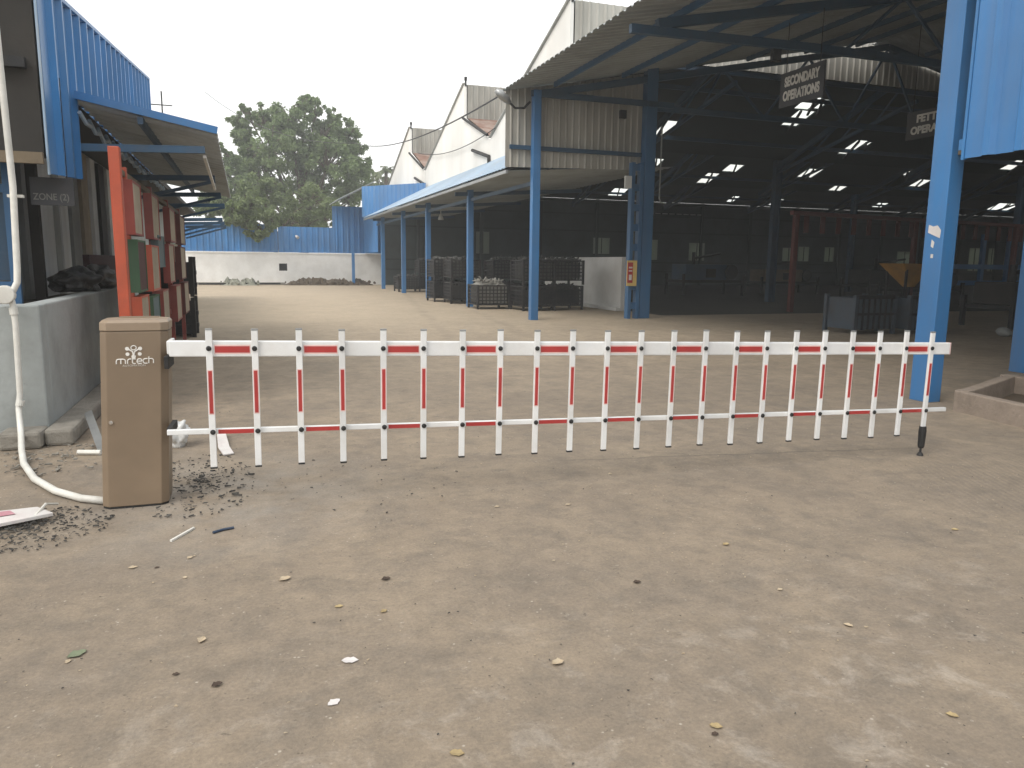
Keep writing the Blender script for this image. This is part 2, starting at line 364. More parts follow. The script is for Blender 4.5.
def text_mesh(name, body, size, mat, M, parent, offset=0.0, extrude=.004, align='CENTER', width=None, label=None, shear=0):
    cu = bpy.data.curves.new(name, 'FONT'); cu.body = body; cu.size = size; cu.extrude = extrude; cu.offset = offset; cu.align_x = align; cu.align_y = 'CENTER'; cu.shear = shear
    t = bpy.data.objects.new(name, cu); col.objects.link(t)
    dg = bpy.context.evaluated_depsgraph_get(); me = bpy.data.meshes.new_from_object(t.evaluated_get(dg))
    bpy.data.objects.remove(t); me.name = name
    if width:
        xs = [v.co.x for v in me.vertices]; k = width/(max(xs)-min(xs))
        for v in me.vertices: v.co.x *= k
    me.transform(M)
    if parent is not None: me.transform(world_of(parent).inverted())
    me.materials.clear(); me.materials.append(MATS[mat])
    o = bpy.data.objects.new(name, me); col.objects.link(o); o.parent = parent
    if label: o['label'] = label
    return o
def frame(o, X, Y):
    X, Y = Vector(X).normalized(), Vector(Y).normalized(); Z = X.cross(Y)
    return Matrix(((X.x, Y.x, Z.x, o[0]), (X.y, Y.y, Z.y, o[1]), (X.z, Y.z, Z.z, o[2]), (0,0,0,1)))

# ------------------------------------------------------------ ground
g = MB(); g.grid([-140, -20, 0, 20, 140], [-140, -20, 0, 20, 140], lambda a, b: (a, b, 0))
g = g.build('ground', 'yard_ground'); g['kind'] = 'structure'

hf = MB(); hf.grid([10.95, 16, 30, 92], [18.6, 30, 46.3], lambda a, b: (a, b, .004))  # dark oily floor sheet, its colour also carrying the shade inside the hall
hf = hf.build('shaded_hall_floor', 'shaded_hall_floor'); hf['kind'] = 'structure'
# ------------------------------------------------------------ barrier gate
bx0, bx1 = Vector((-.2, 4.43)), Vector((4.76, 4.22))
BD = (bx1-bx0).normalized(); BN = Vector((BD.y, -BD.x))            # BN points to the camera
barrier = thing('barrier_gate', 'white and red picket boom barrier hanging from a brown metal cabinet across the yard entrance', 'barrier', (-.62, 4.78, 0), math.atan2(BD.y, BD.x))
def bp(s, t, z):
    """s along the boom from the first picket, t towards the camera, z up"""
    q = bx0+BD*s+BN*t; return Vector((q.x, q.y, z))
def sag(s): return -.0215*s
def slab(mb, s0, s1, t0, t1, z0, z1, tilt=True):
    k = sag if tilt else (lambda s: 0)
    return mb.hexa([bp(s0,t1,z0+k(s0)), bp(s1,t1,z0+k(s1)), bp(s1,t0,z0+k(s1)), bp(s0,t0,z0+k(s0)), bp(s0,t1,z1+k(s0)), bp(s1,t1,z1+k(s1)), bp(s1,t0,z1+k(s1)), bp(s0,t0,z1+k(s0))])
# cabinet: octagonal plan, lid with chamfered shoulders; it leans a touch
a0 = Vector((-.815, 4.61)); cd = Vector((1, -.01)).normalized(); cn = Vector((-cd.y, cd.x)); cw = .345; cdp = .27
LEAN = Vector((.050, 0.0))
def cp(u, v, z):
    q = a0+cd*u+cn*v+LEAN*z; return (q.x, q.y, z)
def octo(gx, ch):
    return [(ch-gx, -gx), (cw-ch+gx, -gx), (cw+gx, ch-gx), (cw+gx, cdp-ch+gx), (cw-ch+gx, cdp+gx), (ch-gx, cdp+gx), (-gx, cdp-ch+gx), (-gx, ch-gx)]
def loft(mb, levels):
    rings = [[mb.bm.verts.new(cp(u, v, z)) for u, v in octo(gx, ch)] for z, gx, ch in levels]
    for A, B in zip(rings, rings[1:]):
        for k in range(8): mb.bm.faces.new((A[k], A[(k+1) % 8], B[(k+1) % 8], B[k]))
    mb.bm.faces.new(rings[0][::-1]); mb.bm.faces.new(rings[-1]); return mb
cab = loft(MB(), [(.012, 0, .036), (1.003, 0, .036)]).build('cabinet', 'cabinet_paint', barrier, bevel=.004)
loft(MB(), [(.0, -.004, .036), (.0118, -.004, .036)]).build('plinth', 'black_rubber', cab)
loft(MB(), [(1.0032, -.006, .036), (1.008, -.006, .036), (1.0081, .002, .038), (1.052, .002, .038), (1.066, -.010, .046)]).build('lid', 'cabinet_lid', cab, bevel=.003)
slab(MB(), -.24, -.215, -.26, -.05, .80, .868).build('boom_hinge', 'dark_metal', barrier, bevel=.004)
dm = MB()                                                            # lid recess plate
dm.prism([cp(.07, .20, 1.0662), cp(.28, .20, 1.0662), cp(.28, .27, 1.0662), cp(.07, .27, 1.0662)], (0, 0, .004)); dm.build('lid_plate', 'cabinet_paint', cab)
fx = Vector((cd.x, cd.y, 0)); fn = Vector((-cn.x, -cn.y, 0)); fu = Vector((LEAN.x, LEAN.y, 1)).normalized()
def lg(u, z): return (eu+.004+(u-eu)*.90, .862+(z-.872)*.86)
def fc(u, z, out=.001): return Vector(cp(u, 0, z))+fn*out
lk = MB(); lk.disc(fc(.055, .50), .011, fn, t=.005); lk.tube([fc(.055, .50, .004), fc(.055, .50, .012)], .005, 10); lk.build('lock', 'chrome', cab)
# emblem: a ring head, four dots and a tree-like stem
em = MB(); ez, eu = .910, cw*.5-.004
for du, dz, r in ((-.036, .017, .0115), (.036, .017, .0115), (-.034, -.018, .011), (.034, -.018, .011), (0, -.034, .012)):
    em.disc(fc(*lg(eu+du, ez+dz)), r*.9, fn, 18, .0022)
def stroke(mb, pts, w, t=.0016):
    for p, q in zip(pts, pts[1:]):
        mb.tube([fc(*lg(p[0], p[1]), t), fc(*lg(q[0], q[1]), t)], w*.45, 8)
ring = [(eu+.015*math.cos(a), ez+.022+.014*math.sin(a)) for a in [2*math.pi*k/14 for k in range(15)]]
stroke(em, ring, .006)
stroke(em, [(eu-.03, ez+.014), (eu-.006, ez-.002), (eu, ez-.03)], .008); stroke(em, [(eu+.03, ez+.014), (eu+.006, ez-.002), (eu, ez-.03)], .008)
em.build('emblem', 'logo_white', cab)
lt = MB(); z0 = .830; hx = .030; x = eu-.096                          # rounded lettering: mrtech
def arc(cx, cz, rx, rz, a, b, n=7): return [(cx+rx*math.cos(R(a+(b-a)*i/n)), cz+rz*math.sin(R(a+(b-a)*i/n))) for i in range(n+1)]
W = .0068
r_ = .012
stroke(lt, [(x, z0), (x, z0+hx-r_)]+arc(x+r_, z0+hx-r_, r_, r_, 180, 90)[1:]+[(x+.036, z0+hx)]+arc(x+.038, z0+hx-r_, r_, r_, 90, 0)[1:]+[(x+.05, z0)], W); stroke(lt, [(x+.025, z0), (x+.025, z0+hx)], W); x += .062
stroke(lt, [(x, z0), (x, z0+hx-r_)]+arc(x+r_, z0+hx-r_, r_, r_, 180, 90)[1:]+[(x+.020, z0+hx)], W); x += .027
stroke(lt, [(x, z0+.042), (x, z0+.010)]+arc(x+.010, z0+.010, .010, .010, 180, 270)[1:]+[(x+.018, z0)], W); stroke(lt, [(x, z0+hx), (x+.018, z0+hx)], W); x += .026
stroke(lt, [(x, z0+hx/2), (x+.026, z0+hx/2)]+arc(x+.015, z0+hx-r_, r_, r_, 0, 90)[1:]+arc(x+r_, z0+hx-r_, r_, r_, 90, 180)+arc(x+r_, z0+r_, r_, r_, 180, 270)+[(x+.026, z0)], W); x += .034
stroke(lt, [(x+.024, z0+hx)]+arc(x+r_, z0+hx-r_, r_, r_, 90, 180)+arc(x+r_, z0+r_, r_, r_, 180, 270)+[(x+.024, z0)], W); x += .032
stroke(lt, [(x, z0), (x, z0+.044)], W); stroke(lt, [(x, z0+hx)]+[(x+.014, z0+hx)]+arc(x+.014, z0+hx-r_, r_, r_, 90, 0)[1:]+[(x+.026, z0)], W)
lt.build('lettering', 'logo_white', cab)
text_mesh('small_lettering', 'AUTOMATION', .015, 'logo_white', frame(fc(eu+.006, .815, .002), fx, fu), cab, extrude=.0004, width=.115, offset=-.0002)
# boom, end cap, hub, lower rail
slab(MB(), -.205, 5.155, -.045, .0, .873, .960).build('boom_arm', 'white_paint', barrier, bevel=.006)
slab(MB(), -.222, -.198, -.22, -.0455, .880, .956).build('boom_bracket', 'white_paint', barrier, bevel=.008)
slab(MB(), 5.1555, 5.163, -.043, -.002, .872, .961).build('boom_end_cap', 'film_edge', barrier)
slab(MB(), -.24, 5.18, -.028, -.002, .438, .468).build('lower_rail', 'white_paint', barrier, bevel=.004)
slab(MB(), -.243, -.215, -.26, -.0285, .43, .475).build('lower_rail_bracket', 'dark_metal', barrier, bevel=.004)
NP, SP = 22, .2366
def bq(s_, t_, z_): return bp(s_+(z_-.9)*.010, t_, z_)
for i in range(NP):
    s = i*SP; k = sag(s); jt = random.uniform(-.004, .004)
    pk = MB(); zt, zb = 1.022+jt+k*.85, .255+jt+k*.85
    pk.hexa([bq(s-.0175, .019, zb), bq(s+.0175, .019, zb), bq(s+.0175, .001, zb), bq(s-.0175, .001, zb), bq(s-.0175, .019, zt), bq(s+.0175, .019, zt), bq(s+.0175, .001, zt), bq(s-.0175, .001, zt)])
    pk = pk.build('picket', 'white_paint', barrier, bevel=.003)
    MB().hexa([bq(s-.018, .0195, zt+.0005), bq(s+.018, .0195, zt+.0005), bq(s+.018, .0005, zt+.0005), bq(s-.018, .0005, zt+.0005), bq(s-.018, .0195, zt+.010), bq(s+.018, .0195, zt+.010), bq(s+.018, .0005, zt+.010), bq(s-.018, .0005, zt+.010)]).build('cap', 'steel_grey', pk)
    if i < NP-1:
        MB().hexa([bq(s-.018, .0195, zb-.009), bq(s+.018, .0195, zb-.009), bq(s+.018, .0005, zb-.009), bq(s-.018, .0005, zb-.009), bq(s-.018, .0195, zb-.0005), bq(s+.018, .0195, zb-.0005), bq(s+.018, .0005, zb-.0005), bq(s-.018, .0005, zb-.0005)]).build('bottom_cap', 'dark_metal', pk)
    ze0, ze1 = .553+k*.9, .803+k*.9
    fe = MB(); fe.hexa([bq(s-.0140, .0195, ze0), bq(s+.0140, .0195, ze0), bq(s+.0140, .0191, ze0), bq(s-.0140, .0191, ze0), bq(s-.0140, .0195, ze1), bq(s+.0140, .0195, ze1), bq(s+.0140, .0191, ze1), bq(s-.0140, .0191, ze1)]); fe.build('reflector_border', 'film_edge', pk)
    fr = MB(); fr.hexa([bq(s-.0095, .0202, ze0+.006), bq(s+.0095, .0202, ze0+.006), bq(s+.0095, .0196, ze0+.006), bq(s-.0095, .0196, ze0+.006), bq(s-.0095, .0202, ze1-.006), bq(s+.0095, .0202, ze1-.006), bq(s+.0095, .0196, ze1-.006), bq(s-.0095, .0196, ze1-.006)]); fr.build('reflector', 'red_film', pk)
    nb = Vector((BN.x, BN.y, 0))
    for zz, ds in ((.921+k, -.002), (.454+k, .002)):
        bo = MB(); bo.tube([bq(s+ds, .0205, zz), bq(s+ds, .026, zz), bq(s+ds, .029, zz)], [.0145, .0135, .008], 12); bo.build('bolt', 'black_rubber', pk)
    if i % 2 == 0 and i < NP-1:
        slab(MB(), s+.024, s+SP-.024, .0004, .0012, .888, .940).build('reflector_border', 'film_edge', barrier)
        slab(MB(), s+.028, s+SP-.028, .0013, .0022, .896, .932).build('reflector', 'red_film', barrier)
        slab(MB(), s+.024, s+SP-.024, -.0017, -.0008, .439, .463).build('lower_reflector', 'red_film', barrier)
s = (NP-1)*SP
ft = MB(); ft.tube([bq(s, .01, .225), bq(s, .01, .19), bq(s, .01, .075), bq(s, .01, .06)], [.025, .028, .024, .018], 12); ft = ft.build('support_foot', 'black_rubber', barrier)
fm = MB(); fm.tube([bq(s, .01, .06), bq(s, .01, .025)], .008, 8); fm.tube([bq(s, .01, .025), bq(s, .01, .0)], [.014, .026], 12); fm.build('foot_pad', 'dark_metal', ft)

# ------------------------------------------------------------ right-hand factory shed
shed = thing('factory_shed', 'blue framed open sided factory shed with white sawtooth gables right of the yard', 'factory shed', (6.8, 17.7, 0))
def ibeam(mb, x, y, z0, z1, a=.22, b=.2, t=.018):
    """I section column, web along X"""
    mb.box(x-a/2, x-a/2+t, y-b/2, y+b/2, z0, z1); mb.box(x+a/2-t, x+a/2, y-b/2, y+b/2, z0, z1); mb.box(x-a/2+t+.0005, x+a/2-t-.0005, y-t/2, y+t/2, z0, z1); return mb
# facade columns
MB().box(6.71, 6.89, 5.92, 6.15, 0, 6.4).build('column', 'blue_steel', shed, bevel=.006, label='thick bright blue box column with torn sticker beside the barrier tip')
c = MB(); c.box(6.67, 6.86, 17.58, 17.77, 0, 5.48); c.build('column', 'blue_steel', shed, bevel=.006)
for y in (23.45, 29.3, 34.2, 39.6):
    c = MB(); c.box(6.70, 6.88, y-.09, y+.09, 0, 3.9); c.build('column', 'blue_steel', shed, bevel=.005)
    b = MB(); b.bar((6.3, y, 3.50), (10.6, y, 3.78), .08, .12); b.build('lean_to_rafter', 'dark_blue_steel', shed)
# torn sticker on the near column
for q in ([(5.96, 1.70), (6.11, 1.76), (6.105, 1.84), (6.05, 1.82), (6.0, 1.83), (5.955, 1.78)], [(6.03, 1.60), (6.06, 1.62), (6.055, 1.69), (6.02, 1.66)], [(6.02, 1.50), (6.05, 1.50), (6.05, 1.54), (6.02, 1.54)]):
    MB().prism([(6.7085, a, z) for a, z in q], (-.0015, 0, 0)).build('torn_sticker', 'paper_white', shed)
# inner columns
c = MB(); c.box(9.72, 10.02, 17.62, 17.86, 0, 6.3); c.build('inner_column', 'inner_blue', shed, bevel=.006)
c = MB()
for x in (9.36, 9.60): c.box(x, x+.09, 17.60, 17.78, 0, 3.95)
for k in range(8): c.box(9.4505, 9.5995, 17.63, 17.75, .25+k*.5, .42+k*.5)
c.build('battened_column', 'inner_blue', shed, label='ladder-like battened blue column beside the inner column')
c = MB(); c.box(9.93, 10.2, 7.22, 7.5, 0, 6.3); c.build('inner_column', 'blue_steel', shed, bevel=.006)
# near cladding hanging from the eave right of the thick column
MB().sheet((6.63, 5.70, 0), (0, -1, 0), (0, 0, 1), 6.5, 2.45, 6.2, .32, .045, .32).build('hanging_cladding', 'blue_sheet', shed, solid=.004)
e = MB(); e.box(6.70, 6.78, -.6, 5.84, 2.55, 2.65); e.box(6.70, 6.78, -.6, 5.84, 4.2, 4.3); e.box(6.62, 6.66, 5.705, 5.735, 2.44, 6.2); e.build('cladding_rail', 'blue_steel', shed)
MB().box(6.79, 6.90, 5.70, 5.918, 2.52, 2.62).build('rail_stub', 'tan_beam', shed)
# entrance roof: ribbed sheet from the eave up to a ridge at x=17.3, down to 28.5
def zA(x): return 5.5+.2*(x-6.1) if x < 17.3 else 7.74-.2*(x-17.3)
sl = math.hypot(1, .2)
MB().sheet((5.98, -6, 5.476), (0, 1, 0), (1, 0, .2), 23.95, 0, 11.32*sl, .25, .03).build('entrance_roof', 'roof_under', shed, solid=.004)
MB().sheet((17.3, -6, 7.74), (0, 1, 0), (1, 0, -.2), 24.32, 0, 11.2*sl, .25, .03).build('entrance_roof', 'roof_under', shed, solid=.004)
for x in (7.2, 9.0, 10.8, 12.6, 14.4, 16.1, 18.6, 20.4, 22.2):
    z = zA(x)-.09; p = MB(); p.box(x-.03, x+.03, -6, 17.6, z-.05, z+.06); p.build('purlin', 'inner_blue' if x < 11 else 'dark_blue_steel', shed)
for y in (6.1, 11.9, 17.7):
    t = MB(); hz = .24
    t.bar((6.7, y, zA(6.7)-hz), (17.3, y, zA(17.3)-hz), .12, .16); t.bar((17.3, y, zA(17.3)-hz), (28.4, y, zA(28.4)-hz), .12, .16)
    zc = 5.32
    t.bar((9.9, y+.002, zc), (28.4, y+.002, zc), .10, .14)
    if y < 17: t.bar((6.2, y+.002, 5.26), (9.9, y+.002, zc), .10, .14)
    x = 10.6; n = 0
    while x < 27:
        x2 = x+1.35
        za, zb = (zc, zA(x2)-hz) if n % 2 == 0 else (zA(x)-hz, zc)
        if abs(za-zb) > .2: t.bar((x, y+.004, za), (x2, y+.004, zb), .055, .055)
        x = x2; n += 1
    t.build('roof_truss', 'dark_blue_steel', shed)
    if y > 7:
        h = MB(); h.box(8.95, 9.12, y-.15, y-.06, 4.98, 5.18); h.build('junction_box', 'dark_metal', shed)
# tie beam + gable cladding over the lean-to end
MB().box(6.62, 10.5, 17.62, 17.67, 5.33, 5.47).build('tie_beam', 'dark_blue_steel', shed)
MB().sheet((6.06, 17.9, 0), (1, 0, 0), (0, 0, 1), 3.75, lambda u: 3.70+.03*u, lambda u: 5.47+.19*u, .18, .03, .25).build('gable_cladding', 'grey_sheet', shed, solid=.004)
MB().box(6.15, 9.75, 17.80, 17.86, 4.12, 4.22).build('cladding_rail', 'dark_blue_steel', shed)
# lean-to roof, upper face weathered pale blue
lt_s = .58
MB().sheet((6.1, 17.92, 3.70), (0, 1, 0), (1, 0, lt_s), 23.6, 0, 2.08, .25, .025).build('lean_to_roof', 'blue_fade', shed, solid=.004)
MB().sheet((6.14, 17.94, 3.62), (0, 1, 0), (1, 0, .07), 23.5, 0, 4.6, .3, .02).build('lean_to_lining', 'roof_under', shed, solid=.004)
MB().box(6.10, 6.16, 17.95, 41.5, 3.56, 3.64).build('eave_beam', 'steel_grey', shed)
MB().box(6.78, 6.84, 17.95, 41.5, 3.30, 3.40).build('eave_tie', 'dark_blue_steel', shed)
MB().sheet((6.05, 41.55, 0), (1.75, -7.5, 0), (0, 0, 1), 7.7, lambda u: 3.72+.10*u, lambda u: 5.32-.055*u, .5, .03).build('end_fascia', 'blue_sheet', shed, solid=.004)
# sawtooth: white gable wall at x=8 and roof slopes running along x
TEETH = (18.4, 28.1, 37.85); Z1, Z0 = 7.84, 5.45
XE = 92
def slope_z(k, y): return Z1-(y-TEETH[k])*(Z1-Z0)/6.5
# photo positions of the bright roof lights, each set into whichever slope the sight line meets
spots = [(808, 103, 18, 9), (822, 104, 8, 7), (798, 118, 20, 11), (783, 121, 7, 8), (664, 129, 22, 12), (655, 162, 14, 5), (853, 147, 14, 10), (733, 168, 17, 5), (810, 173, 18, 6), (708, 178, 14, 7),
         (920, 183, 14, 5), (775, 202, 13, 4), (838, 188, 15, 5), (733, 199, 8, 4), (1003, 207, 26, 5), (1014, 165, 16, 7), (836, 8, 4, 4), (846, 25, 8, 4), (868, 144, 4, 3), (955, 196, 7, 3),
         (618, 192, 16, 5), (905, 173, 12, 3), (690, 205, 10, 3), (880, 205, 12, 3)]
holes = [[], [], []]
def hit(px, py):
    d = FW*F_PX+RT*(px-512)-UP*(py-384)
    for k in range(3):
        m = (Z1-Z0)/6.5; den = d.z+m*d.y
        t = (Z1+m*TEETH[k]-CAM_H)/den if abs(den) > 1e-6 else -1
        if t > 0:
            q = CAM+d*t
            if TEETH[k]+.3 < q.y < TEETH[k]+6.4: return k, q
    return None, None
for px, py, w, h in spots:
    k, q = hit(px, py)
    if k is None: continue
    m_ = (Z1-Z0)/6.5
    def onk(px_, py_):
        d_ = FW*F_PX+RT*(px_-512)-UP*(py_-384); t_ = (Z1+m_*TEETH[k]-CAM_H)/(d_.z+m_*d_.y); return CAM+d_*t_
    ya, yb = sorted((onk(px, py-h*.78).y, onk(px, py+h*.78).y)); xa, xb = onk(px-w*.46, py).x, onk(px+w*.46, py).x
    r_ = [max(8.5, min(xa, xb)), min(XE-1, max(xa, xb)), max(TEETH[k]+.2, ya), min(TEETH[k]+6.3, yb)]
    if any(not (r_[1] < h2[0] or r_[0] > h2[1] or r_[3] < h2[2] or r_[2] > h2[3]) for h2 in holes[k]): continue
    holes[k].append(tuple(round(v, 3) for v in r_))
ENDY = 46.2
for k, ty in enumerate(TEETH):
    y1 = min(ty+6.5, ENDY)
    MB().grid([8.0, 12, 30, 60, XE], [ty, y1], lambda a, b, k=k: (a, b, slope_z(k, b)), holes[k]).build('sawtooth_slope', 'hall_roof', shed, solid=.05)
    for h in holes[k]:
        f = MB().grid([h[0]-.06, h[1]+.06], [h[2]-.06, h[3]+.06], lambda a, b, k=k: (a, b, slope_z(k, b)+.045)).build('roof_light', 'roof_light', shed, solid=.004)
        fr = MB(); cx = (h[0]+h[1])/2+random.uniform(-.2, .2)
        fr.bar((cx-.2, h[2]-.1, slope_z(k, h[2]-.1)-.10), (cx+.25, h[3]+.1, slope_z(k, h[3]+.1)-.10), .07, .07); fr.build('glazing_bar', 'dark_metal', f)
    # vertical face: profiled sheet above, rusty sheet rising to it from the valley
    MB().sheet((8.02, ty-.03, 0), (1, 0, 0), (0, 0, 1), XE-8.1, 6.66, 7.86, .22, .03, .25).build('ridge_cladding', 'grey_sheet', shed, solid=.004)
    if k:
        MB().grid([8.05, 20, XE], [ty-3.2, ty-.04], lambda a, b, ty=ty: (a, b, Z0+(b-ty+3.2)/3.16*(6.66-Z0))).build('valley_sheet', 'rust_sheet', shed, solid=.03)
        # white side wall of the tooth behind
    prof = [(ty-(3.2 if k else .05), 4.3), (ty-(3.2 if k else .05), Z0 if k else 6.6), (ty-.02, 6.66), (ty-.02, 7.84), (ty+.1, 7.84), (y1, slope_z(k, y1)), (y1, 4.3)]
    w = MB(); w.prism([(7.90, a, z) for a, z in prof], (.09, 0, 0)); w.build('white_gable', 'white_gable', shed)
    cp_ = MB(); cp_.bar((7.88, ty, 7.90), (7.88, y1, slope_z(k, y1)+.06), .10, .03); cp_.build('verge_trim', 'grey_sheet', shed)
    fin = MB(); fin.tube([(7.95, ty-.02, 7.8), (7.95, ty-.02, 8.08)], .035, 8); fin.tube([(7.95, ty-.02, 8.0), (7.95, ty-.02, 8.12)], .055, 8); fin.build('gable_finial', 'dark_metal', shed)
    # rainwater pipe at the valley
    if k:
        dp = MB(); dp.tube([(7.84, ty-1.3, 5.35), (7.84, ty-3.25, 4.9), (7.84, ty-3.25, 4.45)], .06, 8); dp.tube([(7.84, ty-.05, 6.66), (7.84, ty-3.05, 5.62)], .05, 8); dp.build('downpipe', 'dark_metal', shed)
    # lattice girder under each ridge
    t = MB(); yy = ty+.12
    t.bar((8.3, yy, 7.66), (XE-2, yy, 7.66), .1, .12); t.bar((8.3, yy, 6.60), (XE-2, yy, 6.60), .1, .12)
    x = 8.6; n = 0
    while x < 70:
        t.bar((x, yy, 6.62 if n % 2 else 7.64), (x+1.15, yy, 7.64 if n % 2 else 6.62), .06, .06); x += 1.15; n += 1
    t.build('lattice_girder', 'dark_blue_steel', shed)
    for yv, zv in ((ty+2.7, 0), (ty+5.4, 0)):
        if yv < ENDY: MB().box(8.2, 75, yv-.04, yv+.04, slope_z(k, yv)-.18, slope_z(k, yv)-.05).build('purlin', 'dark_blue_steel', shed)
    x = 13.0
    while x < 64:
        r = MB(); r.bar((x, ty, Z1-.30), (x, y1, slope_z(k, y1)-.30), .1, .2); r.bar((x, ty+.2, 6.4), (x, y1, 4.95), .08, .1)
        for j in range(4):
            ya, yb = ty+.3+j*1.5, ty+.3+(j+1)*1.5
            if yb < y1: r.bar((x, ya, slope_z(k, ya)-.3), (x, yb, 6.4-(yb-ty-.2)*.23), .05, .05)
        r.build('rafter_frame', 'dark_blue_steel', shed); x += 6.5
for y in (26.4, 36.2):
    for x in (19.5, 32.5, 45.5, 58.5):
        ibeam(MB(), x, y-1.5, 0, 5.4, .3, .22).build('hall_column', 'dark_blue_steel', shed)
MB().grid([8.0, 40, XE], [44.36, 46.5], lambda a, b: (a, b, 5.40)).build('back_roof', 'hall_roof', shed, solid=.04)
# back wall with windows and girts, side wall; unseen south wall and flat roof added to keep daylight out
wins = [(13.85, 14.65, 2.0, 3.3), (21.95, 23.1, 2.1, 3.1), (25.55, 26.75, 1.75, 3.05), (29.3, 30.5, 1.75, 2.9), (37.2, 38.2, 1.8, 2.7), (38.6, 39.5, 1.8, 2.8), (41.0, 41.8, 1.8, 2.8), (48, 49.4, 1.5, 2.6), (55.5, 56.6, 1.2, 3.0), (57.6, 58.3, 1.2, 3.0), (59.4, 60.6, .8, 3.2), (61.4, 62.0, 1.0, 3.2), (63.4, 65.4, .9, 3.2)]
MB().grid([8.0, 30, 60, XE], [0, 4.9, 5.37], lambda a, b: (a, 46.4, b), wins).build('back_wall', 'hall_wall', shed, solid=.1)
for i, w in enumerate(wins):
    p = MB(); p.box(w[0]-.03, w[1]+.03, 46.34, 46.345, w[2]-.03, w[3]+.03); p = p.build('window', 'window_pane', shed)
    f = MB(); xm = (w[0]+w[1])/2; f.box(xm-.03, xm+.03, 46.30, 46.339, w[2], w[3]); f.box(w[0]-.04, w[1]+.04, 46.29, 46.338, w[2]-.08, w[2]-.031); f.build('window_frame', 'dark_metal', p)
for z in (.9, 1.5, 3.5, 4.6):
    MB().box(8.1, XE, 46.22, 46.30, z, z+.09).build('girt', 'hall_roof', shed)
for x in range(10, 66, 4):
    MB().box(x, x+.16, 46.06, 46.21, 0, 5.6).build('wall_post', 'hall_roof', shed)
d = MB()
for k in range(9): d.box(25.3+k*.55, 25.3+k*.55+.40, 46.15, 46.17, 4.80, 4.86)
d.build('vent_strip', 'distant_pale', shed)
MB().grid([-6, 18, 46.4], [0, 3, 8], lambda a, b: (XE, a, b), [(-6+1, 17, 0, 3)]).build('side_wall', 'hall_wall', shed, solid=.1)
MB().grid([12, XE], [0, 8], lambda a, b: (a, -6.1, b)).build('unseen_south_wall', 'hall_wall', shed, solid=.1)
MB().grid([28.55, 60, XE], [-6, 18.3], lambda a, b: (a, b, 5.6)).build('unseen_south_roof', 'hall_roof', shed, solid=.06)
# hanging pendant lamps in the lean-to
for (x, y) in ((7.6, 30.5),):
    l = MB(); l.tube([(x, y, 4.2), (x, y, 3.3)], .015, 6); l.tube([(x, y, 3.32), (x, y, 3.2), (x, y, 3.1)], [.04, .10, .12], 12); l.build('pendant_lamp', 'distant_pale', shed)
pp = MB(); pp.tube([(10.25, 17.75, 4.9), (10.25, 17.75, 3.1), (10.3, 17.75, 3.0), (10.45, 17.75, 2.98)], .02, 8); pp.build('conduit', 'grey_plaster', shed)
MB().box(9.12, 9.30, 17.50, 17.56, 3.3, 3.6).build('meter_box', 'door_white', shed)

# partition wall in the lean-to
pw = MB(); pw.box(10.70, 10.9, 20.6, 26.8, 0, 1.62); pw.box(10.55, 10.6995, 20.6, 26.8, 0, .10)
tag(pw.build('partition_wall', 'white_wall', bevel=.01), 'low white plastered partition wall ending beside the inner blue column', 'wall')

# hanging signs
def hang_sign(x, y0, y1, z0, z1, l1, l2, label, sz):
    t = thing('hanging_sign', label, 'sign', (x, (y0+y1)/2, z0), 0, 'signs hanging in the shed')
    b = MB(); b.box(x-.015, x+.015, y0, y1, z0, z1); b = b.build('board', 'sign_dark', t)
    e = MB()
    for (a0_, a1_, c0, c1) in ((y0-.02, y1+.02, z1+.0005, z1+.02), (y0-.02, y1+.02, z0-.02, z0-.0005), (y0-.02, y0-.0005, z0, z1), (y1+.0005, y1+.02, z0, z1)): e.box(x-.018, x+.018, a0_, a1_, c0, c1)
    e.build('rim', 'sign_dark', b)
    for yy in (y0+.12, y1-.12): MB().tube([(x, yy, z1+.02), (x, yy, zA(x)-.3 if x < 17 else z1+1)], .008, 6).build('hanger', 'dark_metal', t)
    zc, hh = (z0+z1)/2, (z1-z0)
    text_mesh('lettering', l1, sz, 'sign_letters', frame((x-.019, (y0+y1)/2, zc+hh*.22), (0, -1, 0), (0, 0, 1)), b, offset=.011, extrude=.003, width=(y1-y0)*.82 if len(l1) > 8 else (y1-y0)*.68)
    text_mesh('lettering', l2, sz, 'sign_letters', frame((x-.019, (y0+y1)/2, zc-hh*.22), (0, -1, 0), (0, 0, 1)), b, offset=.011, extrude=.003, width=(y1-y0)*.86)
    return t
hang_sign(10.0, 11.66, 12.82, 4.46, 5.05, 'SECONDARY', 'OPERATIONS', 'dark hanging sign reading SECONDARY OPERATIONS under the shed roof', .235)
hang_sign(14.2, 12.2, 13.75, 4.24, 4.80, 'FETTLING', 'OPERATIONS', 'dark hanging sign reading FETTLING OPERATIONS half behind the thick blue column', .22)

# fire point notice on the battened column
t = thing('notice_board', 'yellow notice board with a red panel fixed to the battened blue column', 'notice board', (9.63, 17.5, 1.0))
b = MB(); b.box(9.28, 9.56, 17.54, 17.57, .85, 1.50); b = b.build('board', 'sign_yellow', t)
r = MB(); r.box(9.29, 9.44, 17.532, 17.5395, .93, 1.45); r = r.build('red_panel', 'red_film', t)
k = MB(); k.box(9.32, 9.42, 17.527, 17.5315, 1.30, 1.34); k.box(9.32, 9.42, 17.527, 17.5315, 1.22, 1.25); k.box(9.33, 9.41, 17.527, 17.5315, 1.00, 1.14); k.build('pale_marks', 'paper_white', r)

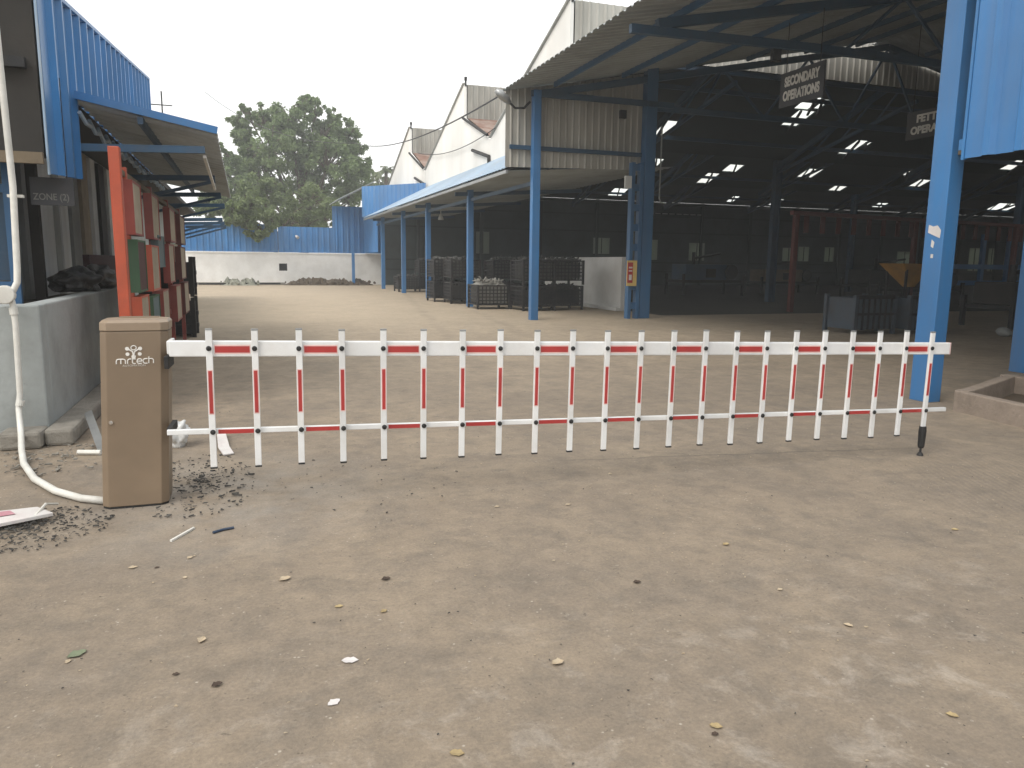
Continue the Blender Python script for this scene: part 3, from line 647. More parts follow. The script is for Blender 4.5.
# wall lamp on the eave corner
t = thing('flood_lamp', 'grey gooseneck street lamp sticking out from the shed eave corner', 'lamp', (6.66, 17.5, 5.1))
l = MB(); pts = [at(530, 102, 1, 17.45), at(524, 108, 1, 17.42), at(515, 108, 1, 17.4), at(508, 101, 1, 17.38), at(503, 95, 1, 17.36)]
l.tube(pts, .028, 8); l.build('lamp_arm', 'dark_metal', t, smooth=True)
l = MB(); q0, q1 = at(510, 103, 1, 17.37), at(496, 90, 1, 17.35); l.tube([q0, q0.lerp(q1, .3), q0.lerp(q1, .7), q1], [.05, .09, .10, .05], 10); l.build('lamp_head', 'steel_grey', t, smooth=True)
# overhead cable
ca = MB(); p, q, r = at(499, 96, 1, 17.5), at(355, 143, 1, 45), at(205, 92, 1, 62)
def catenary(a, b, sagm, n=24): return [a.lerp(b, i/n)-Vector((0, 0, sagm*4*(i/n)*(1-i/n))) for i in range(n+1)]
ca.tube(catenary(p, q, .55)+catenary(q, r, 1.0)[1:], .02, 5)
tag(ca.build('overhead_cable', 'cable_black'), 'thin black cable sagging from the shed eave towards the big tree', 'cable')
ca = MB(); ca.tube(catenary(at(495, 292*0+128, 0, 7.8), at(418, 153, 0, 7.8), .35), .015, 5)
tag(ca.build('gable_cable', 'cable_black'), 'short thin wire strung across the white sawtooth gables', 'cable')

# ------------------------------------------------------------ crates with castings
def make_crate(label, w=1.0, d=1.0, h=.74):
    t = thing('cage_crate', label, 'crate', (0, 0, 0), 0, 'steel crates under the lean-to')
    f = MB()
    for sx in (-1, 1):
        for sy in (-1, 1): f.box(sx*w/2-.03, sx*w/2+.03, sy*d/2-.03, sy*d/2+.03, 0, h)
    for z in (.12, h-.05):
        for sy in (-1, 1): f.box(-w/2+.0305, w/2-.0305, sy*d/2-.02, sy*d/2+.02, z, z+.04)
        for sx in (-1, 1): f.box(sx*w/2-.02, sx*w/2+.02, -d/2+.0305, d/2-.0305, z, z+.04)
    f.build('frame', 'dark_metal', t)
    for face in range(4):
        m = MB(); L_ = (w if face < 2 else d)-.06; n = 8
        for k in range(n+1):
            a = -L_/2+L_*k/n
            if face < 2: y = (d/2)*(1 if face else -1); m.box(a-.016, a+.016, y-.006, y+.006, .16, h-.055)
            else: x = (w/2)*(1 if face == 3 else -1); m.box(x-.006, x+.006, a-.016, a+.016, .16, h-.055)
        for k in range(1, 5):
            z = .16+(h-.21)*k/5
            if face < 2: y = (d/2)*(1 if face else -1); m.box(-L_/2, L_/2, y-.0125, y-.0065, z-.016, z+.016)
            else: x = (w/2)*(1 if face == 3 else -1); m.box(x-.0125, x-.0065, -L_/2, L_/2, z-.016, z+.016)
        m.build('mesh_side', 'dark_metal', t)
    b = MB(); b.box(-w/2+.03, w/2-.03, -d/2+.03, d/2-.03, .125, .15); b.build('floor_plate', 'dark_metal', t)
    return t
def casting_heap(name_label, cx, cy, z0, w, d, h, seed, mat='casting', group='castings piled in the crates'):
    rnd = random.Random(seed); m = MB()
    # dark bulk filling the crate, then many bent metal pieces on top
    n = 10
    V = [[m.bm.verts.new((cx-w/2+w*i/n, cy-d/2+d*j/n, z0+h*(.86+.10*rnd.random())-(.05 if i in (0, n) or j in (0, n) else 0))) for j in range(n+1)] for i in range(n+1)]
    for i in range(n):
        for j in range(n): m.bm.faces.new((V[i][j], V[i+1][j], V[i+1][j+1], V[i][j+1]))
    bt = {}
    def base(i, j):
        if (i, j) not in bt: v = V[i][j].co; bt[(i, j)] = m.bm.verts.new((v.x, v.y, z0+.03))
        return bt[(i, j)]
    for i in range(n):
        for (i0, j0, i1, j1) in ((i, 0, i+1, 0), (i+1, n, i, n), (0, i+1, 0, i), (n, i, n, i+1)): m.bm.faces.new((V[i1][j1], V[i0][j0], base(i0, j0), base(i1, j1)))
    for k in range(95):
        p = Vector((cx+rnd.uniform(-.46, .46)*w, cy+rnd.uniform(-.46, .46)*d, z0+h*rnd.uniform(.86, 1.05)))
        v = Vector((rnd.gauss(0, 1), rnd.gauss(0, 1), rnd.gauss(0, .5))).normalized()*rnd.uniform(.05, .13)
        w_ = Vector((rnd.gauss(0, 1), rnd.gauss(0, 1), rnd.gauss(0, .5))).normalized()*rnd.uniform(.03, .09)
        m.tube([p-v, p, p+v*.6+w_], [rnd.uniform(.015, .03)]*3, 6)
    o = m.build('casting_heap', mat); tag(o, name_label, 'metal scrap', group, 'stuff'); return o
crates = [  # x, y, level, label, heap label
    (6.85, 27.0, 0, 'bottom crate of the pair left of the second blue column', None),
    (6.85, 27.0, 1, 'top crate of the pair left of the second blue column', 'small grey castings heaped in the topmost crate at the left'),
    (7.12, 25.6, 0, 'bottom black mesh crate just behind the second blue column', None),
    (7.12, 25.6, 1, 'upper black mesh crate just behind the second blue column', 'grey castings in the upper crate behind the second column'),
    (7.12, 22.5, 0, 'single low crate heaped with pale castings in front of the stacks', 'bright grey castings piled above the single low front crate'),
    (8.2, 21.5, 0, 'bottom crate right of the low heaped crate and behind the tall front column', None),
    (8.2, 21.5, 1, 'upper crate right of the low heaped crate, level with the wall top', 'dull castings in the upper crate behind the tall front column'),
    (9.3, 21.9, 0, 'bottom crate in front of the white partition wall', None),
    (9.3, 21.9, 1, 'top crate in front of the white partition wall', 'dark castings in the top crate before the white partition wall'),
    (8.3, 24.6, 0, 'lower crate in the rear row behind the low heaped crate', None),
    (8.3, 24.6, 1, 'upper crate in the rear row behind the low heaped crate', 'castings in the rear upper crate behind the low heaped crate'),
    (7.3, 36.0, 0, 'small far crate standing alone by the third blue column', 'pale castings in the small far crate'),
    (8.4, 36.4, 0, 'lower far crate of the dark stack near the yard end', None),
    (8.4, 36.4, 1, 'upper far crate of the dark stack near the yard end', 'castings on top of the far dark stack')]
proto = None
for i, (x, y, lv, lb, hl) in enumerate(crates):
    z = lv*.765; rz = R(random.uniform(-2.5, 2.5))
    lbl = 'black wire mesh crate, '+lb if False else lb
    if proto is None: proto = make_crate(lbl); c = proto; c.location = (x, y, z); c.rotation_euler = (0, 0, rz)
    else: c = dup(proto, (x, y, z), rz, lbl)
    if hl: casting_heap(hl, x, y, z+.15, .88, .88, .62 if i != 4 else .70, i, 'casting' if i != 4 else 'casting_pale')
    else: casting_heap('dark castings filling the '+lb, x, y, z+.15, .88, .88, .58, i, 'dark_metal')
# blue-grey crates inside the hall
for j, (x, y, lb) in enumerate([(12.5, 12.95, 'blue-grey crate inside the hall left of its twin behind the barrier tip'), (13.75, 12.75, 'blue-grey crate inside the hall partly hidden by the thick blue column')]):
    t = thing('storage_bin', lb, 'crate', (x, y, 0), 0, 'crates inside the hall')
    m = MB()
    for sx in (-1, 1):
        for sy in (-1, 1): MB().box(x+sx*.52-.04, x+sx*.52+.04, y+sy*.42-.04, y+sy*.42+.04, 0, .82).build('leg', 'cage_blue', t, bevel=.004)
    m = MB(); m.box(x-.5, x+.5, y-.40, y-.38, .1, .76); m.box(x-.5, x+.5, y+.38, y+.40, .1, .76); m.box(x-.51, x-.49, y-.37, y+.37, .1, .76); m.box(x+.49, x+.51, y-.37, y+.37, .1, .76); m.box(x-.485, x+.485, y-.375, y+.375, .1, .12)
    m.build('panel', 'cage_blue', t)
    m = MB()
    for k in range(7): m.box(x-.47+k*.15, x-.44+k*.15, y-.43, y-.4005, .1, .78)
    m.box(x-.54, x+.54, y-.46, y-.431, .74, .82); m.box(x-.54, x+.54, y-.46, y-.431, .40, .45); m.build('rib', 'dark_metal', t)

# ------------------------------------------------------------ interior machinery
mo = thing('overhead_conveyor', 'red post conveyor line with hanging red plates inside the dark hall', 'conveyor', (15.9, 19.3, 0))
for (x, y) in ((15.9, 19.3), (21.6, 20.2), (27.5, 21.1), (33, 22.0)):
    MB().bar((x, y, 0), (x, y, 2.95), .14, .14).build('post', 'red_brown', mo)
MB().bar((15.7, 19.27, 3.0), (36, 22.45, 3.0), .14, .12).build('track', 'red_brown', mo)
for k in range(26):
    x = 16.35+k*.72; y = 19.27+(x-15.7)*.1566
    m = MB(); m.box(x-.09, x+.09, y-.012, y+.012, 2.42, 2.93); m.build('hanging_plate', 'red_brown', mo)
def machine(name, label, x, y, w, d, h, mats, seed, cat='machine'):
    rnd = random.Random(seed); t = thing(name, label, cat, (x, y, 0))
    m = MB()
    for sx in (-1, 1):
        for sy in (-1, 1): m.box(x+sx*w/2-.05, x+sx*w/2+.05, y+sy*d/2-.05, y+sy*d/2+.05, 0, h*.5)
    m.box(x-w/2, x+w/2, y-d/2, y+d/2, h*.3, h*.36); m.build('stand', mats[0], t)
    m = MB(); m.box(x-w*.45, x+w*.25, y-d*.4, y+d*.4, h*.365, h*.72); m.build('housing', mats[1], t, bevel=.03)
    m = MB(); cx = x+w*.32
    m.tube([(cx, y-d*.45, h*.55), (cx, y+d*.45, h*.55)], h*.17, 16); m.build('drum', mats[2], t)
    m = MB(); m.tube([(x-w*.2, y, h*.7205), (x-w*.2, y, h)], [.08, .08], 10); m.tube([(x-w*.2, y, h*.86), (x+w*.25, y, h*.98)], .05, 8); m.build('pipework', mats[0], t)
    MB().box(x-w*.1, x+w*.05, y-d*.45, y-d*.402, h*.42, h*.62).build('control_panel', mats[0], t)
    return t
machine('grinding_machine', 'dark grinding machine far inside the hall right of the inner column', 20.5, 31, 3.2, 1.5, 2.0, ('dark_metal', 'dark_blue_steel', 'dark_metal'), 1)
machine('sorting_machine', 'dusty tan machine in the middle of the dark hall', 26.5, 33, 3.5, 1.4, 1.7, ('dark_metal', 'tan_beam', 'dark_metal'), 2)
machine('cutting_machine', 'dark bulky machine behind the conveyor posts', 27, 26.5, 3.6, 1.6, 1.8, ('dark_metal', 'dark_metal', 'cage_blue'), 3)
machine('drilling_machine', 'dark machine with round drum behind the thick blue column', 18.0, 13.4, 2.4, 1.3, 1.5, ('dark_metal', 'black_sheet', 'dark_metal'), 4)
machine('finishing_machine', 'dark machine at the right edge of the hall beyond the brick pit', 20.3, 13.0, 2.2, 1.3, 1.7, ('dark_metal', 'cage_blue', 'dark_metal'), 5)
machine('blasting_machine', 'black machine deep in the hall below the red hanging plates', 24.5, 22.4, 2.6, 1.4, 1.7, ('dark_metal', 'black_sheet', 'cage_blue'), 6)
# yellow hopper
t = thing('yellow_hopper', 'orange yellow tapered hopper just left of the thick blue column in the hall', 'hopper', (16.6, 14.9, 0))
c0 = at(908, 268, 1, 14.9)
m = MB(); A = [(-.55, -.4, 1.5), (.45, -.4, 1.5), (.45, .4, 1.5), (-.55, .4, 1.5)]; B = [(-.02, -.1, .92), (.16, -.1, .92), (.16, .1, .92), (-.02, .1, .92)]
cx = c0.x; va = [m.bm.verts.new((cx+p[0], 14.9+p[1], p[2])) for p in B]+[m.bm.verts.new((cx+p[0], 14.9+p[1], p[2])) for p in A]
for f in ((0,3,2,1), (0,1,5,4), (1,2,6,5), (2,3,7,6), (3,0,4,7), (4,5,6,7)): m.bm.faces.new([va[i] for i in f])
m.build('hopper_bowl', 'machine_yellow', t)
m = MB()
for sx in (-.35, .4):
    for sy in (-.3, .3): MB().bar((cx+sx, 14.9+sy, 0), (cx+sx, 14.9+sy, 1.35), .05, .05).build('leg', 'dark_metal', t)
# pale sacks on the hall floor at right
for k, (x, y, s_) in enumerate([(14.9, 11.45, .15), (15.5, 11.3, .13), (16.4, 11.6, .16), (17.0, 11.4, .14)]):
    m = MB(); r = bmesh.ops.create_icosphere(m.bm, subdivisions=2, radius=s_)
    for v in r['verts']:
        v.co *= 1+.35*noise.noise(v.co*6+Vector((k*3, 0, 0))); v.co.z = max(-.1, v.co.z*.7); v.co += Vector((x, y, .1))
    tag(m.build('floor_sack', 'pale_stone', smooth=True), ['crumpled pale sack lying furthest left on the hall floor', 'smallest pale sack second from left on the hall floor', 'biggest pale sack on the hall floor under the machines', 'pale sack furthest right on the hall floor'][k], 'sack', 'sacks on the hall floor')
# blue frames standing at the far side of the hall
t = thing('blue_rack', 'bright blue steel rack glimpsed far back at the right end of the hall', 'rack', (45, 34, 0))
for x in (41.5, 43.6, 45.6, 47.2): MB().box(x, x+.26, 33.8, 34.0, 0, 3.4).build('rack_post', 'blue_sheet', t)
for z in (1.35, .4): MB().box(36.5, 48, 33.7, 33.79, z, z+.28).build('rack_beam', 'blue_sheet', t)

# ------------------------------------------------------------ brick pit
t = thing('brick_pit', 'low rectangular kerbed pit of cement and brick at the right edge', 'pit', (7.2, 5.0, 0))
A_, B_, C_, D_ = Vector((6.60, 5.52)), Vector((8.25, 6.25)), Vector((8.6, 4.1)), Vector((6.35, 3.85))
for p, q, nm in ((A_, B_, 'kerb_wall'), (B_, C_, 'kerb_wall'), (C_, D_, 'kerb_wall'), (D_, A_, 'kerb_wall')):
    d_ = (q-p).normalized(); n_ = Vector((d_.y, -d_.x))*.13; e_ = d_*.066
    m = MB(); p2, q2 = p+d_*.135, q
    P8 = [(p2.x, p2.y, -.02), (q2.x, q2.y, -.02), (q2.x+n_.x, q2.y+n_.y, -.02), (p2.x+n_.x, p2.y+n_.y, -.02)]
    m.hexa(P8+[(a, b, .2+random.uniform(-.006, .006)) for a, b, c in P8]); m.build(nm, 'pit_brick', t, bevel=.012)
    m = MB(); m.box(p.x-.005 if False else p.x, p.x+.001, p.y, p.y+.001, 0, .001) if False else None
    cq = [p, p+d_*.1345, p+d_*.1345+n_, p+n_]
    m = MB(); m.prism([(v.x, v.y, -.02) for v in cq], (0, 0, .225)); m.build('kerb_corner', 'pit_brick', t, bevel=.01)
m = MB(); m.prism([(6.72, 5.42, .006), (6.5, 4.0, .006), (8.5, 4.2, .006), (8.2, 6.1, .006)], (0, 0, .004)); m.build('pit_floor', 'soil', t)

# ------------------------------------------------------------ boundary wall with blue sheet screen
wl = thing('boundary_wall', 'white boundary wall topped with ribbed blue sheets across the far end of the yard', 'wall', (0, 47, 0))
b = MB(); b.grid([-14, 1.4, 1.95, 14], [0, .75, 1.2, 1.78], lambda a, b_: (a, 47, b_), [(1.92, 2.38, .80, 1.22)]); b.build('masonry', 'white_wall', wl, solid=.22)
v = MB()
for k in range(4): v.box(1.93+k*.115, 1.97+k*.115, 46.9, 46.94, .80, 1.22)
v.box(1.90, 2.40, 46.98, 47.0, .78, 1.24); v.build('vent_grille', 'dark_metal', wl)
b = MB(); b.box(-14, 14, 46.86, 47.14, 1.782, 1.86); b.build('coping', 'white_wall', wl)
MB().sheet((-14, 46.95, 0), (1, 0, 0), (0, 0, 1), 15.9, 1.87, 3.46, .33, .035).build('sheet_screen', 'blue_sheet', wl, solid=.004)
MB().sheet((1.93, 46.93, 0), (1, 0, 0), (0, 0, 1), 3.3, 1.87, 3.36, .33, .035).build('sheet_screen', 'blue_sheet', wl, solid=.004)
MB().sheet((5.05, 46.91, 0), (1, 0, 0), (0, 0, 1), 9, 1.87, 4.62, .33, .035).build('tall_sheet_screen', 'blue_sheet', wl, solid=.004)
lp = MB(); p = at(296, 236, 1, 46.8); lp.tube([p+Vector((0, .1, 0)), p, p+Vector((.1, -.15, -.1))], [.03, .06, .10], 8); lp.build('wall_lamp', 'paper_white', wl)
# small gatehouse roof at the corner
t = thing('corner_shelter', 'small blue corner shelter with sloping roof at the far right of the yard', 'shelter', (6.3, 44.5, 0))
m = MB(); m.box(5.95, 6.11, 45.3, 45.46, 0, 4.5); m.build('post', 'blue_steel', t)
m = MB(); m.prism([(4.9, 42.6, 4.66), (6.9, 42.6, 5.70), (6.9, 46.85, 5.70), (4.9, 46.85, 4.66)], (0, 0, .05)); m.build('shelter_roof', 'roof_under', t)
MB().sheet((6.9, 41.8, 0), (0, 1, 0), (0, 0, 1), 5.0, 1.9, 5.2, .3, .03).build('shelter_side', 'blue_sheet', t, solid=.004)

# ------------------------------------------------------------ heaps at the wall foot
def heap(name, label, x0, x1, y, h, mat, seed, depth=1.4):
    rnd = random.Random(seed); m = MB(); nx, ny = 60, 12
    V = []
    for i in range(nx+1):
        row = []
        for j in range(ny+1):
            u, v = i/nx, j/ny
            e = min(1, min(u, 1-u)*6)*math.sin(math.pi*v)**.8
            z = h*e*(.6+.55*noise.noise(Vector((u*9+seed, v*2, 0)))+.28*noise.noise(Vector((u*40, v*9, seed))))
            row.append(m.bm.verts.new((x0+(x1-x0)*u, y-depth*v, max(z, 0)-.02)))
        V.append(row)
    for i in range(nx):
        for j in range(ny): m.bm.faces.new((V[i][j], V[i+1][j], V[i+1][j+1], V[i][j+1]))
    for k in range(int((x1-x0)*14)):
        x, yy = rnd.uniform(x0, x1), y-rnd.uniform(.1, 1.05)*depth; s_ = rnd.uniform(.03, .10)
        r = bmesh.ops.create_icosphere(m.bm, subdivisions=1, radius=s_)
        o = Vector((x, yy, h*.35*rnd.random()))
        for v_ in r['verts']: v_.co = v_.co*rnd.uniform(.7, 1.3)+o
    return tag(m.build(name, mat), label, 'rubble', None, 'stuff')
heap('soil_heap', 'long dark heap of soil along the foot of the far white wall', 2.0, 7.3, 46.5, .55, 'soil', 3)
heap('gravel_heap', 'pale green-grey gravel heap at the foot of the far white wall', -1.3, .75, 46.2, .55, 'gravel_pile', 5)
m = MB(); m.box(-6, 2.2, 45.9, 46.1, -.02, .14)
tag(m.build('stone_kerb', 'concrete', bevel=.02), 'low stone kerb running left of the soil heap before the far wall', 'kerb')
m = MB(); m.bar((-2.4, 44.9, .08), (1.9, 45.5, .10), .10, .10)
tag(m.build('dark_pole', 'dark_metal'), 'long dark pole lying on the ground before the gravel heap', 'pole')

# ------------------------------------------------------------ left-hand workshop building
lb = thing('workshop_building', 'blue clad workshop building with sloping canopy on the left of the yard', 'building', (-2.2, 9, 0))
WX = -1.45
MB().sheet((WX-.04, 7.40, 0), (0, 1, 0), (0, 0, 1), 8.0, lambda u: 2.90 if u > 1.15 else 2.09+.06*u, lambda u: 3.58+.118*u, .40, .045, .22).build('side_cladding', 'blue_sheet', lb, solid=.004)
MB().box(WX-.055, WX-.040, 7.36, 7.392, 2.08, 4.6).build('corner_flashing', 'blue_fade', lb)
MB().bar((WX-.02, 7.40, 3.60), (WX-.02, 15.42, 3.60+8.02*.118), .05, .035).build('verge_trim', 'blue_sheet', lb)
MB().box(-9, WX-.07, 7.36, 7.46, 2.22, 6.5).build('front_fascia', 'black_sheet', lb)
m = MB(); m.box(-4, WX-.07, 7.30, 7.355, 2.16, 2.25); m.build('fascia_beam', 'tan_beam', lb)
m = MB(); m.box(-4, WX-.14, 7.28, 7.352, 2.90, 2.98); m.box(-4, WX-.14, 7.28, 7.352, 3.6, 3.68); m.build('fascia_rail', 'dark_metal', lb)
m = MB(); m.box(-9, WX-.1, 7.5, 30, 2.95, 3.05); m.build('ceiling_slab', 'black_sheet', lb)
m = MB(); m.box(-2.5, -2.2, 8.6, 30, 0, 2.94); m.box(-9, -2.501, 9.2, 9.4, 0, 2.94); m.build('inner_wall', 'grey_plaster', lb)
# verandah piers, doors and strips along the inner wall
for y, w_, mt in ((9.3, .35, 'pale_stone'), (10.0, .62, 'door_white'), (10.65, .3, 'grey_plaster'), (11.05, .42, 'door_white'), (11.7, .5, 'pale_stone'), (12.5, .5, 'beige_board'), (13.3, .35, 'door_white'), (14.0, .5, 'black_sheet'), (14.8, .5, 'door_white'), (16, .6, 'beige_board')):
    m = MB(); m.box(-2.198, -2.15, y, y+w_, .95 if mt != 'black_sheet' else 0, 2.9); m.build('door_leaf' if mt == 'door_white' else 'pier', mt, lb)
m = MB(); m.box(-2.19, -2.10, 12.4, 16.5, .85, 1.45); m.build('dado_panel', 'maroon_board', lb)
m = MB(); m.box(-2.02, -1.93, 8.9, 9.0, 0, 2.9); m.build('verandah_post', 'black_sheet', lb)
# blue grille door at far left
m = MB(); y = 7.72
m.box(-2.6, -2.52, y, y+.05, .0, 2.2); m.box(-1.93, -1.86, y, y+.05, 0, 2.2); m.box(-2.5195, -1.9305, y, y+.05, 1.12, 1.19); m.box(-2.5195, -1.9305, y, y+.05, 1.95, 2.02); m.box(-2.2, -2.15, y+.006, y+.044, .0, 1.95); m.build('grille_frame', 'inner_blue', lb)
m = MB(); m.box(-2.515, -1.935, y+.06, y+.08, 0, 1.10); m.build('grille_panel', 'pale_stone', lb)
m = MB(); m.box(-2.515, -1.935, y+.06, y+.08, 1.2, 2.0); m.build('dark_screen', 'dark_blue_steel', lb)
# canopy
cy0, cy1, cxo, cza, czo = 8.45, 16.66, -.20, 2.90, 2.655
cs = (czo-cza)/(cxo-WX)
cn_ = MB(); cn_.sheet((WX, cy0, cza), (0, 1, 0), (1, 0, cs), cy1-cy0, 0, (cxo-WX)*math.hypot(1, cs), .28, .028, .35); cn_ = cn_.build('canopy', 'canopy_under', lb, solid=.003)
m = MB(); m.bar((WX, cy0-.02, cza+.025), (cxo, cy0-.02, czo+.025), .03, .07); m.build('edge_flashing', 'blue_sheet', cn_)
for y in (8.55, 11.4, 14.2, 16.9, 18.6, 20.4, 22.4):
    xo = -.33 if y < 17 else -.42
    m = MB(); zt = 2.62 if y < 17 else 2.42
    zw = zt-.02
    m.bar((WX, y, zw-.14), (xo, y, zt-.12), .05, .07)
    if y > 9: m.bar((WX, y+.002, zw-.44), (xo, y+.002, zt-.16), .04, .045)
    m.build('canopy_bracket', 'canopy_blue' if y < 9 else 'dark_blue_steel', lb)
m = MB(); m.bar((-.34, 8.6, 2.44), (-.34, 11.5, 2.36), .03, .03); m.build('canopy_brace', 'pvc', cn_)
for x in (-.9,):
    m = MB(); z = cza+cs*(x-WX)-.045; m.box(x-.025, x+.025, cy0, cy1, z-.05, z+.02); m.build('canopy_purlin', 'dark_blue_steel', cn_)
# scalloped blue valance along the wall
m = MB()
for k in range(16):
    y = 8.5+k*.5; m.tube([(WX+.02, y, 2.78), (WX+.05, y+.12, 2.70-.02*(k % 3)), (WX+.05, y+.38, 2.71), (WX+.02, y+.5, 2.78)], .022, 6)
m.build('hanging_cord', 'blue_fade', lb)
# antenna
m = MB(); p = at(162, 106, 0, -1.5); m.tube([p-Vector((0, 0, .3)), p+Vector((0, 0, .3))], .015, 5); m.tube([p+Vector((-.25, 0, .02)), p+Vector((.2, 0, .02))], .012, 5)
m.build('antenna', 'dark_metal', lb)
# zone sign
t = thing('zone_sign', 'small dark sign with faint white ZONE (2) writing under the left canopy', 'sign', (-1.58, 7.86, 1.84))
m = MB(); m.box(-1.75, -1.41, 7.84, 7.86, 1.86, 2.10); m = m.build('board', 'sign_dark', t)
text_mesh('lettering', 'ZONE (2)', .08, 'faint_letters', frame((-1.59, 7.838, 1.93), (1, 0, 0), (0, 0, 1)), m, extrude=.001, offset=.001, width=.28)
for x in (-1.70, -1.46): MB().tube([(x, 7.85, 2.10), (x, 7.85, 2.95)], .006, 5).build('hanger', 'dark_metal', t)
# low grey planter wall
t = thing('low_wall', 'grey plastered low wall with a broken concrete step beside the cabinet', 'wall', (-2, 7, 0))
m = MB(); m.box(-3.6, -1.47, 6.55, 6.72, 0, 1.05); m.box(-1.62, -1.47, 6.7205, 10.9, 0, 1.05); m.box(-3.6, -1.47, 9.4, 9.6, 0, 1.03) if False else None
m.build('wall_face', 'grey_plaster', t, bevel=.015)
m = MB(); m.box(-3.6, -1.63, 6.73, 10.8, .5, .96); m.build('fill', 'soil', t)
m = MB(); m.box(-1.468, -1.27, 6.35, 9.2, 0, .13); m.box(-1.75, -1.469, 6.28, 6.545, 0, .13); m.build('step', 'concrete', t, bevel=.025)
# black sheeted sacks on the wall
for k, (x, y, r_x, r_y, r_z, lb_) in enumerate([(-1.70, 9.2, .22, .42, .15, 'lumpy black plastic covered sack nearest on the low grey wall'), (-1.66, 10.2, .20, .5, .16, 'black plastic covered sack further along the low grey wall')]):
    m = MB(); r = bmesh.ops.create_icosphere(m.bm, subdivisions=4, radius=1)
    for v in r['verts']:
        n_ = noise.noise(v.co*2.1+Vector((k*5, 1, 2)))*.35+noise.noise(v.co*6)*.12; c_ = v.co*(1+n_)
        v.co = Vector((x+c_.x*r_x, y+c_.y*r_y, max(1.05, 1.05+.1+c_.z*r_z)))
    tag(m.build('covered_sack', 'sack_black', smooth=True), lb_, 'sack', 'sacks on the low grey wall')
# white conduit pipe
t = thing('conduit_pipe', 'white PVC conduit pipe running down the grey wall and over the ground to the cabinet', 'pipe', (-1.6, 6.45, 0))
m = MB(); m.tube([(-1.60, 6.47, 3.9), (-1.565, 6.47, 3.0), (-1.55, 6.47, 1.9), (-1.57, 6.47, 1.32), (-1.575, 6.46, 1.22), (-1.60, 6.45, 1.165), (-1.64, 6.45, 1.145)], .023, 12); m.build('upper_pipe', 'pvc', t, smooth=True)
m = MB(); m.tube([(-1.655, 6.41, 1.13), (-1.655, 6.47, 1.13)], .068, 18); m.build('junction_box', 'pvc', t, bevel=.008)
m = MB(); m.tube([(-1.625, 6.46, 1.13), (-1.615, 6.46, 1.05), (-1.61, 6.46, .9), (-1.62, 6.45, .4), (-1.635, 6.44, .28), (-1.60, 6.30, .12), (-1.55, 6.08, .045), (-1.46, 5.75, .026), (-1.30, 5.32, .026), (-1.12, 5.0, .026), (-.95, 4.80, .026), (-.80, 4.70, .026)], .0215, 12); m.build('lower_pipe', 'pvc', t, smooth=True)
m = MB()
for p, q in (((-1.6165, 6.46, 1.035), (-1.613, 6.46, .985)), ((-1.621, 6.45, .345), (-1.629, 6.445, .305))): m.tube([p, q], .029, 12)
for z in (1.83,): m.box(-1.60, -1.50, 6.50, 6.545, z, z+.02)
m.build('pipe_coupling', 'pvc', t)

# orange rack with boards, along the verandah edge
rk = thing('board_rack', 'orange steel rack holding staggered rows of red edged boards beside the cabinet', 'rack', (-1.1, 8.5, 0))
MB().box(-1.16, -1.07, 7.55, 7.66, 0, 2.36).build('post', 'orange_steel', rk, bevel=.006)
for y in (8.15, 10.2, 12.3, 14.4): MB().box(-1.16, -1.10, y, y+.07, 0, 2.25).build('post', 'orange_steel' if y < 9 else 'red_dark', rk)
for z in (2.16, .62): MB().box(-1.15, -1.11, 7.6605, 14.6, z, z+.05).build('rail', 'tan_beam' if z > 1 else 'red_dark', rk)
boards = [(7.92, .62, 1.62, 2.12, 'red_dark', 'beige_board'), (8.02, .62, 1.08, 1.58, 'green_board', 'maroon_board'), (8.05, .62, .52, 1.04, 'orange_steel', 'beige_board'),
          (9.45, .75, 1.62, 2.12, 'red_dark', 'beige_board'), (9.15, .75, 1.05, 1.55, 'orange_steel', 'beige_board'), (9.0, .7, .5, 1.0, 'green_board', 'teal_board'), (9.9, .7, 1.3, 1.68, 'teal_board', 'teal_board'),
          (10.1, .8, .50, 1.02, 'red_dark', 'beige_board'), (11.2, .8, 1.08, 1.6, 'red_dark', 'beige_board'), (11.6, .9, 1.64, 2.10, 'red_dark', 'beige_board'), (12.0, .9, .5, 1.02, 'red_dark', 'beige_board'),
          (13.2, 1.0, 1.08, 1.6, 'red_brown', 'beige_board'), (13.6, 1.0, .5, 1.02, 'red_brown', 'beige_board'), (13.4, 1.0, 1.64, 2.10, 'red_brown', 'beige_board')]
for y, L_, z0_, z1_, me_, mf_ in boards:
    m = MB(); m.box(-1.10, -1.035, y+.02, y+L_-.02, z0_+.02, z1_-.02); m = m.build('board', mf_, rk)
    e = MB(); e.box(-1.112, -1.026, y, y+.0195, z0_, z1_); e.box(-1.112, -1.026, y+L_-.0195, y+L_, z0_, z1_); e.box(-1.112, -1.030, y+.02, y+L_-.02, z1_-.0195, z1_); e.box(-1.112, -1.030, y+.02, y+L_-.02, z0_, z0_+.0195); e.build('board_edge', me_, m)
rk.location.x += .085; rk.location.y -= .02
